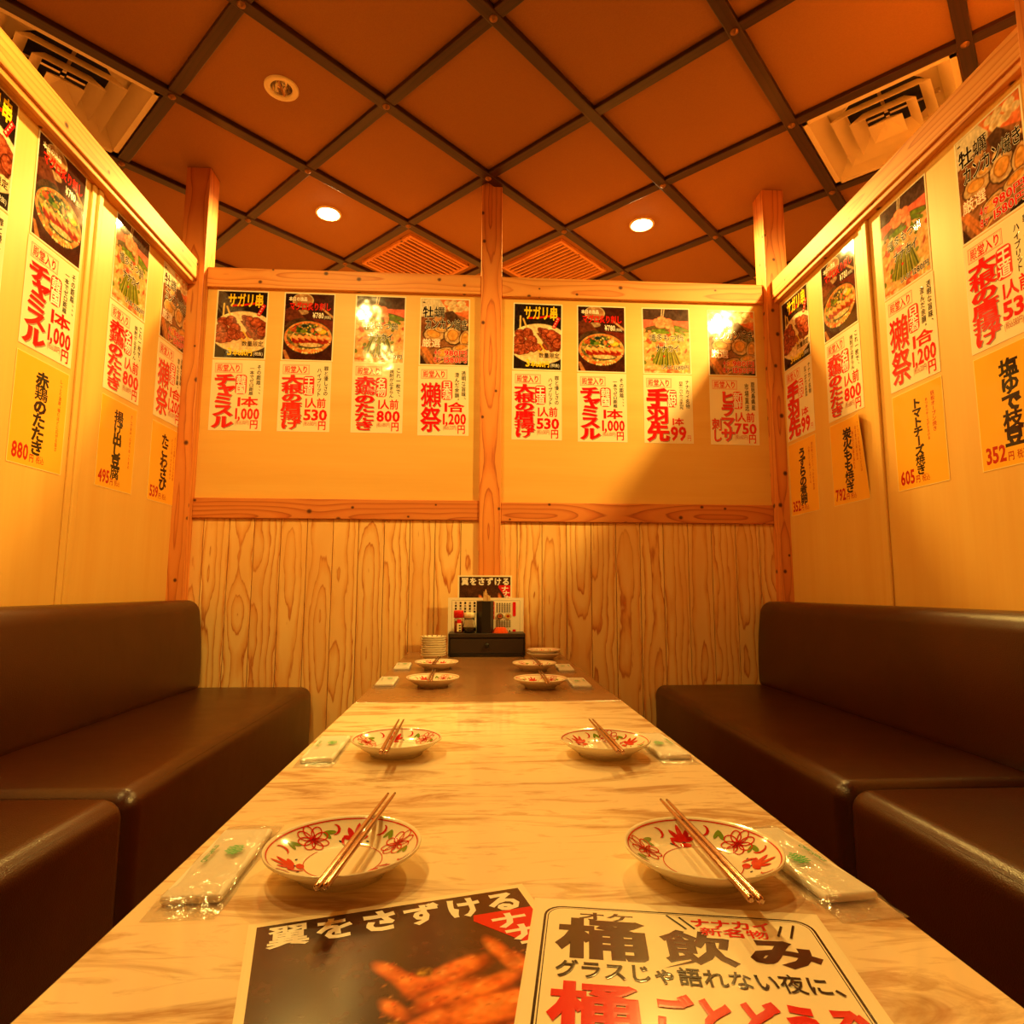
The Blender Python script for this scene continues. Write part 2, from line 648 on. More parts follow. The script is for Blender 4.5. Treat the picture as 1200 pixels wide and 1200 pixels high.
# top rails, the lower lip is a separate moulding
beam(-1.252, -1.160, YN, 2.52, 1.262, 1.345, 'y', rnd=0.71)
beam(-1.235, -1.168, YN, 2.52, 1.243, 1.262, 'y', rnd=0.25)
beam(1.268, 1.36, 1.262, 2.52, 1.252, 1.332, 'y', rnd=0.31)
beam(1.276, 1.345, 1.262, 2.52, 1.234, 1.252, 'y', rnd=0.92)
beam(1.268, 1.36, YN, 1.172, 1.252, 1.332, 'y', rnd=0.53)
beam(1.276, 1.345, YN, 1.172, 1.234, 1.252, 'y', rnd=0.14)
beam(1.262, 1.36, 1.172, 1.262, FL, H, 'z', 'cedar_post', rnd=0.48)         # near right post
# battens covering the panel joints
beam(-1.2, -1.189, 1.896, 1.922, FL, 1.243, 'z', 'ply', 0.004)
beam(-1.2, -1.194, 1.872, 1.896, FL, 1.243, 'z', 'ply', 0.002)
beam(1.289, 1.3, 1.896, 1.922, FL, 1.234, 'z', 'ply', 0.004)
beam(1.294, 1.3, 1.922, 1.946, FL, 1.234, 'z', 'ply', 0.002)


# ---------------------------------------------------------------- ceiling fixtures
def downlight(name, label, x, y, lit=True, power=1.0):
    t = thing(name, label, 'ceiling light', (x, y, ZC + H), 0, 'round recessed downlights')
    b = MB(); b.lathe([(0.0375, 0.03), (0.0365, -0.002), (0.040, -0.005), (0.054, -0.006), (0.059, -0.0035), (0.059, 0.0)] if not lit else [(0.048, 0.0), (0.0485, -0.005), (0.054, -0.0065), (0.060, -0.0035), (0.060, 0.0)], 40)
    b.build('trim_ring', M['white_metal'], t)
    if lit:
        b = MB(); b.lathe([(0.0, -0.016), (0.018, -0.0155), (0.033, -0.012), (0.043, -0.006), (0.047, -0.0005)], 32)
        b.build('bulb', M['bulb'], t)
        ld = bpy.data.lights.new('lamp_light', 'SPOT')
        ld.energy = LAMP_W * power
        ld.color = LAMP_COLOR
        ld.spot_size = math.radians(172)
        ld.spot_blend = 0.38
        ld.shadow_soft_size = 0.03
        lo = bpy.data.objects.new('lamp_light', ld)
        C.objects.link(lo)
        lo.parent = t
        lo.location = (0, 0, -0.05)
    else:
        b = MB(); b.lathe([(0.0362, 0.001), (0.034, 0.018), (0.024, 0.036), (0.0, 0.044)], 32)
        b.build('reflector', M['chrome'], t)
        b = MB(); b.lathe([(0.0, 0.004), (0.010, 0.007), (0.013, 0.015), (0.009, 0.036)], 20)
        b.build('bulb', M['glass'], t)
        b = MB(); b.box(-0.003, 0.003, -0.036, 0.036, -0.003, 0.0)
        b.build('bar', M['brass'], t)
    return t


downlight('downlight', 'lit round downlight left of the centre post, ceiling beyond the back partition', -0.716, 2.819, True, 0.8)
downlight('downlight', 'lit round downlight right of the centre post, ceiling beyond the back partition', 0.786, 2.817)
downlight('downlight', 'unlit round downlight with cream ring between the left vent and centre post', -0.708, 2.069, False)
downlight('downlight', 'lit downlight above the left sofa in front of the unlit one', -0.716, 1.31, True, 0.48)
downlight('downlight', 'lit downlight above the near end of the left sofa', -0.716, 0.55, True, 0.2)
downlight('downlight', 'lit downlight over the aisle beyond the right partition', 1.55, 1.31, True, 1.95)
downlight('downlight', 'added unseen fill downlight far behind the back partition on the left', -0.716, 4.33)  # added lamp out of view, its bounce lifts the ceiling and vents
downlight('downlight', 'added unseen fill downlight beyond the left partition, brightening the left vent', -2.22, 4.33, True, 1.6)  # made-up lamp, added mainly to brighten the left diffuser
downlight('downlight', 'added unseen fill downlight far behind the back partition on the right', 0.786, 4.33)  # right-hand fill, likewise added unseen for bounce onto the ceiling

# square air diffusers
LROT = math.atan2(LU.y, LU.x)


def square_ring(b, h0, z0, h1, z1, t=0.003):
    """four sloped vanes from half-size h0 at z0 (below) to h1 at z1"""
    for k in range(4):
        m = Matrix.Rotation(k * PI / 2, 4, 'Z')
        for (ha, za, hb, zb) in ((h0, z0, h1, z1), (h1 - 0.0, z1 + t, h0 - 0.0, z0 + t)):
            P = [m @ Vector(q) for q in ((-ha, -ha, za), (ha, -ha, za), (hb, -hb, zb), (-hb, -hb, zb))]
            b.quad(P)
        P = [m @ Vector(q) for q in ((-h0, -h0, z0 + t), (h0, -h0, z0 + t), (h0, -h0, z0), (-h0, -h0, z0))]
        b.quad(P)


def diffuser(label, cx, cy):
    t = thing('air_diffuser', label, 'air vent', (cx, cy, ZC + H), LROT, 'square ceiling air diffusers')
    b = MB()
    for k in range(4):
        m = Matrix.Rotation(k * PI / 2, 4, 'Z')
        b.box(-0.241, 0.241, -0.241, -0.222, -0.012, 0.0, 'x', mat=m)
    square_ring(b, 0.222, -0.010, 0.178, 0.055)
    b.build('frame', M['white_metal'], t)
    b = MB(); b.box(-0.215, 0.215, -0.215, 0.215, 0.074, 0.076)
    b.build('back_plate', M['white_metal'], t)
    b = MB(); b.lathe([(0.0, 0.071), (0.150, 0.071), (0.150, 0.0738)], 40)
    b.build('duct_opening', M['duct'], t)
    for h0, h1, z0, z1 in ((0.160, 0.118, -0.006, 0.046), (0.108, 0.068, -0.012, 0.040), (0.056, 0.006, -0.016, 0.026)):
        b = MB(); square_ring(b, h0, z0, h1, z1)
        b.build('cone_ring', M['white_metal'], t)
    b = MB()
    for k in range(4):
        m = Matrix.Rotation(k * PI / 2, 4, 'Z')
        b.box(0.01, 0.17, -0.006, 0.006, 0.047, 0.060, 'x', mat=m)
    b.build('bracket', M['chrome'], t)
    return t


diffuser('cream square cone diffuser in the ceiling at upper left above the left partition', lc.x, lc.y)
diffuser('cream square cone diffuser in the ceiling at upper right above the right partition', rc.x, rc.y)


def grille(label, cx, cy, rot):
    t = thing('ceiling_grille', label, 'vent grille', (cx, cy, ZC + H), rot, 'slatted wooden ceiling grilles')
    b = MB()
    for k in range(4):
        m = Matrix.Rotation(k * PI / 2, 4, 'Z')
        b.box(-0.205, 0.188, -0.205, -0.188, -0.016, 0.0, 'x', mat=m)
    b.build('frame', M['cedar'], t, bevel=0.002)
    b = MB(); b.box(-0.188, 0.188, -0.188, 0.188, -0.004, -0.001)
    b.build('back_panel', M['duct'], t)
    s0 = None
    for k in range(13):
        y = -0.172 + 0.344 * k / 12
        if s0 is None:
            b = MB(); b.box(-0.188, 0.188, -0.0055, 0.0055, -0.014, -0.005, 'x')
            s = s0 = b.build('slat', M['cedar'], t)
        else:
            s = s0.copy(); C.objects.link(s); s.parent = t
        s.location = (0, y, 0)
    return t


g1 = node(0.5, 1.5); g2 = node(1.5, 0.5)
grille('slatted wooden ceiling grille left of the centre post', g1.x, g1.y, math.atan2(LU.y, LU.x))
grille('slatted wooden ceiling grille right of the centre post', g2.x, g2.y, math.atan2(LV.y, LV.x))


# ---------------------------------------------------------------- sofas
def rounded_box(b, x0, x1, y0, y1, z0, z1, r, seg=6, nl=14, crown=0.0, mi=0):
    """box with rounded edges; six welded-looking grids sharing one rounding rule"""
    c = Vector(((x0 + x1) / 2, (y0 + y1) / 2, (z0 + z1) / 2))
    h = Vector(((x1 - x0) / 2, (y1 - y0) / 2, (z1 - z0) / 2))

    def axis(hh):
        e = [hh - r + r * math.tan(k / seg * PI / 4) for k in range(seg + 1)]
        mid = [-(hh - r) + 2 * (hh - r) * k / nl for k in range(nl + 1)]
        return [-q for q in e[::-1]] + mid[1:-1] + e

    ax = [axis(h[k]) for k in range(3)]
    for n in range(3):
        u, w = [a for a in range(3) if a != n]
        for sgn in (-1, 1):
            pts = []
            for pu in ax[u]:
                for pw in ax[w]:
                    p = Vector((0, 0, 0)); p[n] = sgn * h[n]; p[u] = pu; p[w] = pw
                    q = Vector([max(-(h[k] - r), min(h[k] - r, p[k])) for k in range(3)])
                    d = p - q
                    p = q + d.normalized() * r
                    if crown and n == 2 and sgn > 0:
                        p.z += crown * max(0, 1 - (p.x / h.x) ** 2) * max(0, 1 - (p.y / h.y) ** 4)
                    pts.append(tuple(p + c))
            flip = (sgn < 0) ^ (n == 1)
            nu, nw = len(ax[u]), len(ax[w])
            base = len(b.v)
            for p in pts:
                b.vert(p)
            for i in range(nu - 1):
                for j in range(nw - 1):
                    f = [base + i * nw + j, base + (i + 1) * nw + j, base + (i + 1) * nw + j + 1, base + i * nw + j + 1]
                    b.face(f[::-1] if flip else f, mi=mi, smooth=True)


def sofa(label, side, y0, y1):
    xw, xs, xb0, xb1 = ((-1.195, -0.632, -1.188, -1.055) if side < 0 else (1.288, 0.716, 1.286, 1.142))
    t = thing('bench_sofa', label, 'sofa', ((xw + xs) / 2, (y0 + y1) / 2, 0), 0, 'dark brown bench sofas')
    ox, oy = (xw + xs) / 2, (y0 + y1) / 2
    b = MB(); rounded_box(b, min(xw, xs) - ox, max(xw, xs) - ox, y0 - oy, y1 - oy, 0.09, ZC - 0.376, 0.038, crown=0.006)
    weld(b.build('seat', M['leather'], t))
    # the back leans a little: front face shifts with height
    b = MB(); rounded_box(b, min(xb0, xb1) - ox, max(xb0, xb1) - ox, y0 - oy, y1 - oy, ZC - 0.40, ZC - 0.045, 0.045)
    zt, zb = ZC - 0.045, ZC - 0.40
    for k, p in enumerate(b.v):
        f = (p[2] - zb) / (zt - zb)
        front = (p[0] + ox - xb0) / (xb1 - xb0)
        b.v[k] = (p[0] + side * 0.022 * (f - 0.15) * front + side * -0.010 * math.sin(PI * f) * front, p[1], p[2])
    weld(b.build('backrest', M['leather'], t))
    b = MB(); b.box(min(xw, xs) + 0.04 - ox, max(xw, xs) - 0.04 - ox, y0 + 0.02 - oy, y1 - 0.02 - oy, 0.0, 0.092, 'y')
    b.build('plinth', M['black'], t)
    return t


sofa('dark brown leatherette bench sofa at the far left against the planks', -1, 1.254, 2.556)
sofa('dark brown leatherette bench sofa at the near left beside the marble table', -1, -0.05, 1.250)
sofa('dark brown leatherette bench sofa at the far right against the planks', 1, 1.241, 2.556)
sofa('dark brown leatherette bench sofa at the near right beside the marble table', 1, -0.05, 1.237)

# ---------------------------------------------------------------- tables
TZ = ZC - 0.245
TX0, TX1 = -0.262, 0.327


def table(label, y0, y1, top):
    t = thing('dining_table', label, 'table', ((TX0 + TX1) / 2, (y0 + y1) / 2, 0))
    ox, oy = (TX0 + TX1) / 2, (y0 + y1) / 2
    b = MB(); b.box(TX0 - ox, TX1 - ox, y0 - oy, y1 - oy, TZ - 0.028, TZ, 'y')
    b.build('tabletop', M[top], t, bevel=0.0015)
    for dy in (-0.33, 0.33):
        b = MB(); b.lathe([(0.026, 0.02), (0.026, TZ - 0.028)], 20); 
        b.build('leg', M['table_metal'], t, loc=(0, dy, 0))
        b = MB(); b.box(-0.22, 0.22, -0.03, 0.03, 0.0, 0.02, 'x')
        b.build('foot', M['table_metal'], t, loc=(0, dy, 0), bevel=0.004)
    return t


table('near dining table with beige marble-look top', 0.22, 1.420, 'marble')
table('far dining table with plain brown top against the back planks', 1.4225, 2.535, 'brown_top')

# ---------------------------------------------------------------- lettering (built-in font) as flat geometry
_gl = {}


def glyph(ch, bold=0.0):
    """flat outline of one character, its strokes swollen by `bold` ems: vertices (x, y, 0..1), faces, bounds"""
    if (ch, 0.0) not in _gl:
        _gl[(ch, 0.0)] = _glyph(ch, 0.0)
    if bold < 0.004:
        return _gl[(ch, 0.0)]
    nv = len(_gl[(ch, 0.0)][0])          # crowded characters swell less
    bold = round(bold * max(0.26, min(1.0, 40.0 / max(1, nv))), 3)
    if (ch, bold) not in _gl:
        _gl[(ch, bold)] = _glyph(ch, bold)
    return _gl[(ch, bold)]


def _glyph(ch, bold):
    cu = bpy.data.curves.new('glyph', 'FONT')
    cu.body = ch
    cu.size = 1.0
    cu.resolution_u = 2
    if bold:
        cu.bevel_depth = bold
        cu.bevel_resolution = 0
    ob = bpy.data.objects.new('glyph', cu)
    C.objects.link(ob)
    bpy.context.view_layer.update()
    dg = bpy.context.evaluated_depsgraph_get()
    me = bpy.data.meshes.new_from_object(ob.evaluated_get(dg))
    A = [(v.co.x, v.co.y, v.co.z / bold if bold else 0.0) for v in me.vertices]
    F = [tuple(p.vertices) for p in me.polygons if min(A[i][2] for i in p.vertices) > -0.01]
    bpy.data.objects.remove(ob)
    bpy.data.curves.remove(cu)
    bpy.data.meshes.remove(me)
    used = sorted({i for f in F for i in f})
    mp = {i: k for k, i in enumerate(used)}
    V = [A[i] for i in used]
    # faces wound to look up
    G = []
    for f in F:
        ar = sum(A[f[k]][0] * A[f[(k + 1) % len(f)]][1] - A[f[(k + 1) % len(f)]][0] * A[f[k]][1] for k in range(len(f)))
        g = [mp[i] for i in f]
        G.append(tuple(g if ar >= 0 else g[::-1]))
    if V:
        xs = [v[0] for v in V]; ys = [v[1] for v in V]
        bb = (min(xs), max(xs), min(ys), max(ys))
    else:
        bb = (0, 0.3, 0, 0.7)
    return (V, G, bb)


ASCII = set('0123456789,.()¥abcdefghijklmnopqrstuvwxyzABCDEFGHIJKLMNOPQRSTUVWXYZ ')
RED = tuple(lin((226, 22, 26)))
BLK = tuple(lin((26, 20, 18)))
WHT = tuple(lin((250, 246, 236)))
GRY = tuple(lin((158, 140, 124)))
YEL = tuple(lin((250, 214, 40)))
BRN = tuple(lin((72, 36, 24)))


class Sheet:
    """a printed sheet w x h metres, drawn in millimetres from its top-left corner"""

    def __init__(self, w=0.212, h=0.299, paper=(248, 238, 214), edge=(250, 240, 216), soft=False):
        self.w, self.h = w * 1000, h * 1000
        self.b = MB()
        self.b.cur = tuple(lin(edge))
        self.b.box(-w / 2, w / 2, -h / 2, h / 2, 0.0, 0.0006, 'y')
        self.z = 0.00066
        if soft:
            self.b = MB()
            for m, zz, cc in ((0.0, 0.0006, edge), (2.2, 0.00066, paper)):
                self.z = zz
                n = 25
                P = [self.P(m + (self.w - 2 * m) * i / (n - 1), m + (self.h - 2 * m) * j / (n - 1)) for i in range(n) for j in range(n)]
                self.b.grid(P, n, n, cols=[tuple(lin(cc))] * len(P), smooth=False)
            self.up()
        else:
            self.rect(2.2, 2.2, self.w - 2.2, self.h - 2.2, tuple(lin(paper)))

    def P(self, x, y):
        return ((x - self.w / 2) / 1000, (self.h / 2 - y) / 1000, self.z)

    def up(self, d=0.00004):
        self.z += d

    def poly(self, pts, col):
        self.b.cur = col
        self.b.face([self.b.vert(self.P(*p)) for p in pts])

    def rect(self, x0, y0, x1, y1, col, r=0):
        if r <= 0:
            self.poly([(x0, y1), (x1, y1), (x1, y0), (x0, y0)], col)
        else:
            pts = []
            for cx, cy, a0 in ((x1 - r, y1 - r, 0), (x0 + r, y1 - r, 90), (x0 + r, y0 + r, 180), (x1 - r, y0 + r, 270)):
                for k in range(6):
                    a = math.radians(a0 + 18 * k)
                    pts.append((cx + r * math.cos(a), cy + r * math.sin(a)))
            self.poly(pts[::-1], col)
        self.up()

    def frame(self, x0, y0, x1, y1, w, col):
        for q in ((x0, y0, x1, y0 + w), (x0, y1 - w, x1, y1), (x0, y0, x0 + w, y1), (x1 - w, y0, x1, y1)):
            self.poly([(q[0], q[3]), (q[2], q[3]), (q[2], q[1]), (q[0], q[1])], col)
        self.up()

    def stroke(self, pts, w, col):
        self.b.cur = col
        for a, c in zip(pts[:-1], pts[1:]):
            d = Vector((c[0] - a[0], c[1] - a[1])).normalized() * w / 2
            n = (-d.y, d.x)
            self.b.face([self.b.vert(self.P(*q)) for q in ((a[0] + n[0], a[1] + n[1]), (a[0] - n[0], a[1] - n[1]),
                                                          (c[0] - n[0], c[1] - n[1]), (c[0] + n[0], c[1] + n[1]))][::-1])
        self.up()

    def glyph(self, ch, x, y, sx, sy, col, bold=0.012, rot=0.0, shear=0.0, fit=False):
        """centre (x, y), cell size (sx, sy)"""
        V, F, bb = glyph(ch, bold)
        if not V:
            return
        if fit or ch in ASCII:
            cx, cy = (bb[0] + bb[1]) / 2, (bb[2] + bb[3]) / 2
            kx, ky = sx / max(1e-6, bb[1] - bb[0]), sy / max(1e-6, bb[3] - bb[2])
            if not fit:
                k = sy / 0.74
                kx = ky = k
                cy = 0.363
        else:
            cx, cy, kx, ky = 0.5, 0.38, sx, sy
        self.b.cur = col
        ca, sa = math.cos(rot), math.sin(rot)
        ids = []
        for vx, vy, vz in V:
            px, py = (vx - cx) * kx, (vy - cy) * ky
            px += shear * py
            px, py = px * ca - py * sa, px * sa + py * ca
            q = self.P(x + px, y - py)
            ids.append(self.b.vert((q[0], q[1], q[2] + 0.00003 * vz)))
        for f in F:
            self.b.face([ids[i] for i in f])

    def vtext(self, s, xc, y0, y1, sx, col, bold=0.012, shadow=None, outline=None, shear=0.0, fill=1.12):
        n = len(s)
        zs = self.z
        wts = [0.62 if c in 'ャュョッ、。' else 1.0 for c in s]
        tot = sum(wts)
        for dx, dy, c, bb in ([(shadow[0], shadow[1], shadow[2], bold)] if shadow else []) + \
                ([(0, 0, outline[1], bold + outline[0])] if outline else []) + [(0, 0, col, bold)]:
            y = y0
            for ch, w in zip(s, wts):
                hh = (y1 - y0) * w / tot
                ex, ey = sx * fill, hh * fill
                if ch in '、。':
                    self.glyph(ch, xc + sx * 0.62 + dx, y + hh * 0.1 + dy, sx, sx, c, bb)
                elif ch == 'ー':
                    self.glyph(ch, xc + dx, y + hh / 2 + dy, ey, ex, c, bb, rot=-PI / 2)
                elif w < 1:
                    self.glyph(ch, xc + sx * 0.12 + dx, y + hh * 0.35 + dy, ex, hh / w * fill, c, bb, shear=shear)
                else:
                    self.glyph(ch, xc + dx, y + hh / 2 + dy, ex, ey, c, bb, shear=shear)
                y += hh
            self.up(0.00005)
        self.z = zs + 0.00004 if not (shadow or outline) else self.z

    def htext(self, s, x0, x1, y0, y1, col, bold=0.012, shadow=None, outline=None, shear=0.0, rot=0.0):
        """fit the string to the box"""
        adv = []
        zs = self.z
        for ch in s:
            if ch in ASCII:
                bb = glyph(ch, 0.0)[2]
                adv.append(0.30 if ch in ',. ' else (bb[1] - bb[0]) + 0.10)
            else:
                adv.append(1.0)
        tot = sum(adv)
        cx, cy = (x0 + x1) / 2, (y0 + y1) / 2
        k = (x1 - x0) / tot
        hgt = y1 - y0
        for dx, dy, c, bo in ([(shadow[0], shadow[1], shadow[2], bold)] if shadow else []) + \
                ([(0, 0, outline[1], bold + outline[0])] if outline else []) + [(0, 0, col, bold)]:
            x = x0
            for ch, a in zip(s, adv):
                px, py = x + a * k / 2 - cx, 0
                if ch != ' ':
                    gx, gy = px * math.cos(rot), -px * math.sin(rot)
                    V, F, bb = glyph(ch, bo)
                    if ch in ASCII:
                        # stretch digits to the line height
                        kk = hgt / 0.80
                        self.b.cur = c
                        ids = []
                        for vx, vy, vz in V:
                            qx = (vx - (bb[0] + bb[1]) / 2) * k
                            qy = (vy - 0.363) * kk
                            qx += shear * qy
                            qx, qy = qx * math.cos(rot) - qy * math.sin(rot), qx * math.sin(rot) + qy * math.cos(rot)
                            q = self.P(cx + gx + qx + dx, cy + gy - qy + dy)
                            ids.append(self.b.vert((q[0], q[1], q[2] + 0.00003 * vz)))
                        for f in F:
                            self.b.face([ids[i] for i in f])
                    else:
                        self.glyph(ch, cx + gx + dx, cy + gy + dy, k * 1.0, hgt * 1.06, c, bo, rot=rot, shear=shear)
                x += a * k
            self.up(0.00005)
        self.z = zs + 0.00004 if not (shadow or outline) else self.z

    def art(self, canvas, x0, y0, x1, y1):
        hh, ww, _ = canvas.shape
        base = len(self.b.v)
        lc_ = lin(canvas)
        for i in range(hh):
            y = y0 + (y1 - y0) * i / (hh - 1)
            for j in range(ww):
                self.b.vert(self.P(x0 + (x1 - x0) * j / (ww - 1), y), lc_[i, j])
        for i in range(hh - 1):
            for j in range(ww - 1):
                self.b.face([base + (i + 1) * ww + j, base + (i + 1) * ww + j + 1, base + i * ww + j + 1, base + i * ww + j])
        self.up()

    def mesh_object(self, name, mat):
        return self.b.build(name, mat, color=True)


# ---------------------------------------------------------------- a tiny painter for the printed food pictures
class Canvas:
    def __init__(self, w, h, bg, seed=0):
        self.w, self.h = w, h
        self.rs = np.random.RandomState(seed)
        self.a = np.zeros((h, w, 3)) + np.array(bg, float)
        self.X, self.Y = np.meshgrid(np.linspace(0, 1, w), np.linspace(0, h / w, h))
        self.asp = h / w

    def noise(self, f, oct_=3):
        out = np.zeros((self.h, self.w)); amp, tot = 1.0, 0.0
        for k in range(oct_):
            n = max(2, int(f * 2 ** k)); m = max(2, int(n * self.asp))
            g = self.rs.rand(m + 2, n + 2)
            x = self.X * n; y = self.Y / self.asp * m
            xi = np.minimum(x.astype(int), n); yi = np.minimum(y.astype(int), m)
            fx = x - xi; fy = y - yi
            fx = fx * fx * (3 - 2 * fx); fy = fy * fy * (3 - 2 * fy)
            v = g[yi, xi] * (1 - fx) * (1 - fy) + g[yi, xi + 1] * fx * (1 - fy) + g[yi + 1, xi] * (1 - fx) * fy + g[yi + 1, xi + 1] * fx * fy
            out += amp * v; tot += amp; amp *= 0.55
        return out / tot

    def put(self, mask, col, col2=None, nf=20):
        m = np.clip(mask, 0, 1)[..., None]
        c = np.array(col, float)
        if col2 is not None:
            n = np.clip((self.noise(nf) - 0.25) * 2.0, 0, 1)[..., None]
            c = c * (1 - n) + np.array(col2, float) * n
        self.a = self.a * (1 - m) + c * m

    def ell(self, cx, cy, rx, ry, col, col2=None, ang=0.0, nf=20, edge=0.02, rim=None, wob=0.0):
        """cy is a fraction of the height"""
        dx, dy = self.X - cx, self.Y - cy * self.asp
        c, s = math.cos(ang), math.sin(ang)
        u, v = dx * c + dy * s, -dx * s + dy * c
        d = np.sqrt((u / rx) ** 2 + (v / ry) ** 2)
        if wob:
            d = d + (self.noise(9) - 0.5) * wob
        e = edge / min(rx, ry) * 0.5
        if rim is not None:
            self.put((1.0 + rim[1] - d) / e, rim[0])
        self.put((1.0 - d) / e, col, col2, nf)

    def tri(self, pts, col, col2=None, nf=20):
        m = np.ones((self.h, self.w))
        P = [(p[0], p[1] * self.asp) for p in pts]
        ar = sum(P[k][0] * P[(k + 1) % len(P)][1] - P[(k + 1) % len(P)][0] * P[k][1] for k in range(len(P)))
        sg = 1 if ar > 0 else -1
        for k in range(len(P)):
            a, b_ = P[k], P[(k + 1) % len(P)]
            ln = math.hypot(b_[0] - a[0], b_[1] - a[1])
            d = sg * ((b_[0] - a[0]) * (self.Y - a[1]) - (b_[1] - a[1]) * (self.X - a[0])) / ln
            m = np.minimum(m, np.clip(d * self.w * 0.8 + 0.5, 0, 1))
        self.put(m, col, col2, nf)

    def line(self, x0, y0, x1, y1, w, col, col2=None):
        ax, ay, bx, by = x0, y0 * self.asp, x1, y1 * self.asp
        L2 = (bx - ax) ** 2 + (by - ay) ** 2
        t = np.clip(((self.X - ax) * (bx - ax) + (self.Y - ay) * (by - ay)) / L2, 0, 1)
        d = np.hypot(self.X - ax - t * (bx - ax), self.Y - ay - t * (by - ay))
        self.put((w / 2 - d) * self.w * 0.8 + 0.5, col, col2)

    def done(self):
        # the fine mottling of a printed photograph
        n = (self.noise(self.w / 3.0, 1) - 0.5)[..., None] * 46 + (self.noise(14, 2) - 0.5)[..., None] * 40
        self.a = self.a + n * (0.25 + self.a / 255.0) * 0.9
        return np.clip(self.a, 0, 255)


CW, CH = 104, 148


def art_skewers():
    c = Canvas(CW, CH, (34, 26, 24), 3)
    c.ell(0.54, 0.61, 0.66, 0.45, (236, 204, 160), (246, 224, 186), nf=5)
    c.ell(0.54, 0.635, 0.60, 0.36, (230, 190, 140), (240, 210, 165), nf=5)
    c.tri([(0, 0.88), (0.62, 0.905), (1, 0.80), (1, 1), (0, 1)], (34, 26, 24))
    c.line(0.13, 0.19, 0.125, 0.38, 0.035, (232, 198, 110)); c.line(0.19, 0.23, 0.27, 0.37, 0.035, (226, 180, 90))
    R = c.rs
    for cx, cy, rx, ry, a in ((.14, .46, .13, .10, .3), (.10, .56, .15, .10, 0), (.30, .46, .10, .13, -.5), (.38, .55, .12, .10, .6),
                              (.60, .42, .13, .07, .7), (.72, .50, .17, .10, .6), (.85, .48, .16, .12, .4), (.66, .41, .09, .06, 0),
                              (.80, .62, .19, .10, .6), (.93, .60, .12, .11, .2), (.15, .70, .20, .12, 0), (.36, .66, .13, .10, .5),
                              (.50, .66, .11, .08, .4), (.70, .63, .10, .10, .8), (.30, .60, .10, .07, .2)):
        c.ell(cx, cy, rx, ry, (110, 40, 22), (196, 92, 56), ang=a, nf=26, wob=.5, rim=((66, 22, 12), .10))
        for k in range(5):
            c.ell(cx + R.uniform(-.6, .6) * rx, cy + R.uniform(-.5, .5) * ry, .014, .010, (232, 160, 118), ang=R.rand() * 3)
    c.tri([(.47, .44), (.53, .44), (.86, .72), (.78, .74)], (88, 42, 26), (150, 88, 58), 20)
    c.line(.55, .60, .66, .72, .03, (246, 190, 60)); c.line(.52, .71, .60, .76, .03, (246, 196, 70))
    return c.done()


def art_tuna():
    c = Canvas(CW, CH, (62, 26, 18), 5)
    c.tri([(0, 0), (.3, 0), (.3, .2), (0, .35)], (44, 22, 18))
    c.ell(.36, .10, .21, .15, (150, 96, 62), (206, 168, 120), nf=9, rim=((226, 206, 164), .08))
    c.ell(.36, .28, .14, .06, (222, 206, 168), (120, 70, 40), nf=12)
    c.tri([(0, .25), (.18, .18), (.45, .40), (.4, .46), (0, .42)], (110, 52, 32), (84, 38, 26))
    c.tri([(.70, .20), (.76, .20), (1, .33), (1, .37)], (196, 150, 100))
    c.tri([(.55, .37), (1, .40), (1, .60), (.8, .5)], (104, 36, 24))
    c.ell(.27, .52, .3, .2, (84, 58, 40), (58, 40, 30), ang=-.4)
    c.ell(.5, .66, .495, .30 * 1.18, (228, 176, 112), (214, 96, 40), nf=16, rim=((24, 58, 50), .035))
    c.ell(.49, .645, .44, .285, (46, 60, 40), (196, 150, 84), nf=16)
    R = c.rs
    cols = [(232, 120, 48), (246, 206, 120), (210, 40, 28), (250, 226, 170), (56, 92, 40), (120, 150, 50), (24, 62, 56), (240, 190, 60)]
    for k in range(150):
        a = R.rand() * 6.28; q = math.sqrt(R.rand())
        c.ell(.5 + .44 * q * math.cos(a), .645 + .29 / 1.42 * q * math.sin(a), R.uniform(.015, .045), R.uniform(.012, .03), cols[R.randint(len(cols))], ang=R.rand() * 3)
    c.ell(.30, .55, .10, .06, (70, 104, 36), (40, 72, 24)); c.ell(.40, .57, .07, .045, (110, 132, 40)); c.ell(.42, .49, .07, .04, (22, 48, 52))
    c.ell(.78, .57, .10, .06, (238, 198, 60), (214, 160, 40)); c.ell(.70, .535, .08, .05, (246, 222, 180), (226, 150, 110))
    c.ell(.19, .55, .08, .05, (206, 110, 56), (166, 70, 36))
    for k in range(6):
        x = .16 + .13 * k
        c.tri([(x, .665), (x + .17, .68 + .008 * k), (x + .15, .765), (x + .03, .745)], (126, 22, 14), (176, 50, 24))
        c.tri([(x - .02, .66), (x + .03, .62), (x + .17, .665), (x + .15, .715)], (240, 140, 70), (250, 190, 130), 30)
    c.ell(.55, .79, .28, .055, (60, 60, 44)); c.ell(.56, .775, .26, .05, (240, 214, 166), (190, 150, 104), nf=30)
    for k in range(34):
        a = .25 + 2.6 * R.rand()
        c.ell(.5 + .46 * math.cos(a), .66 + .30 / 1.42 * 1.12 * math.sin(a), R.uniform(.02, .04), .018, cols[R.randint(4)], ang=a)
    c.tri([(0, .86), (.05, .86), (.16, 1), (.06, 1)], (186, 120, 70))
    return c.done()


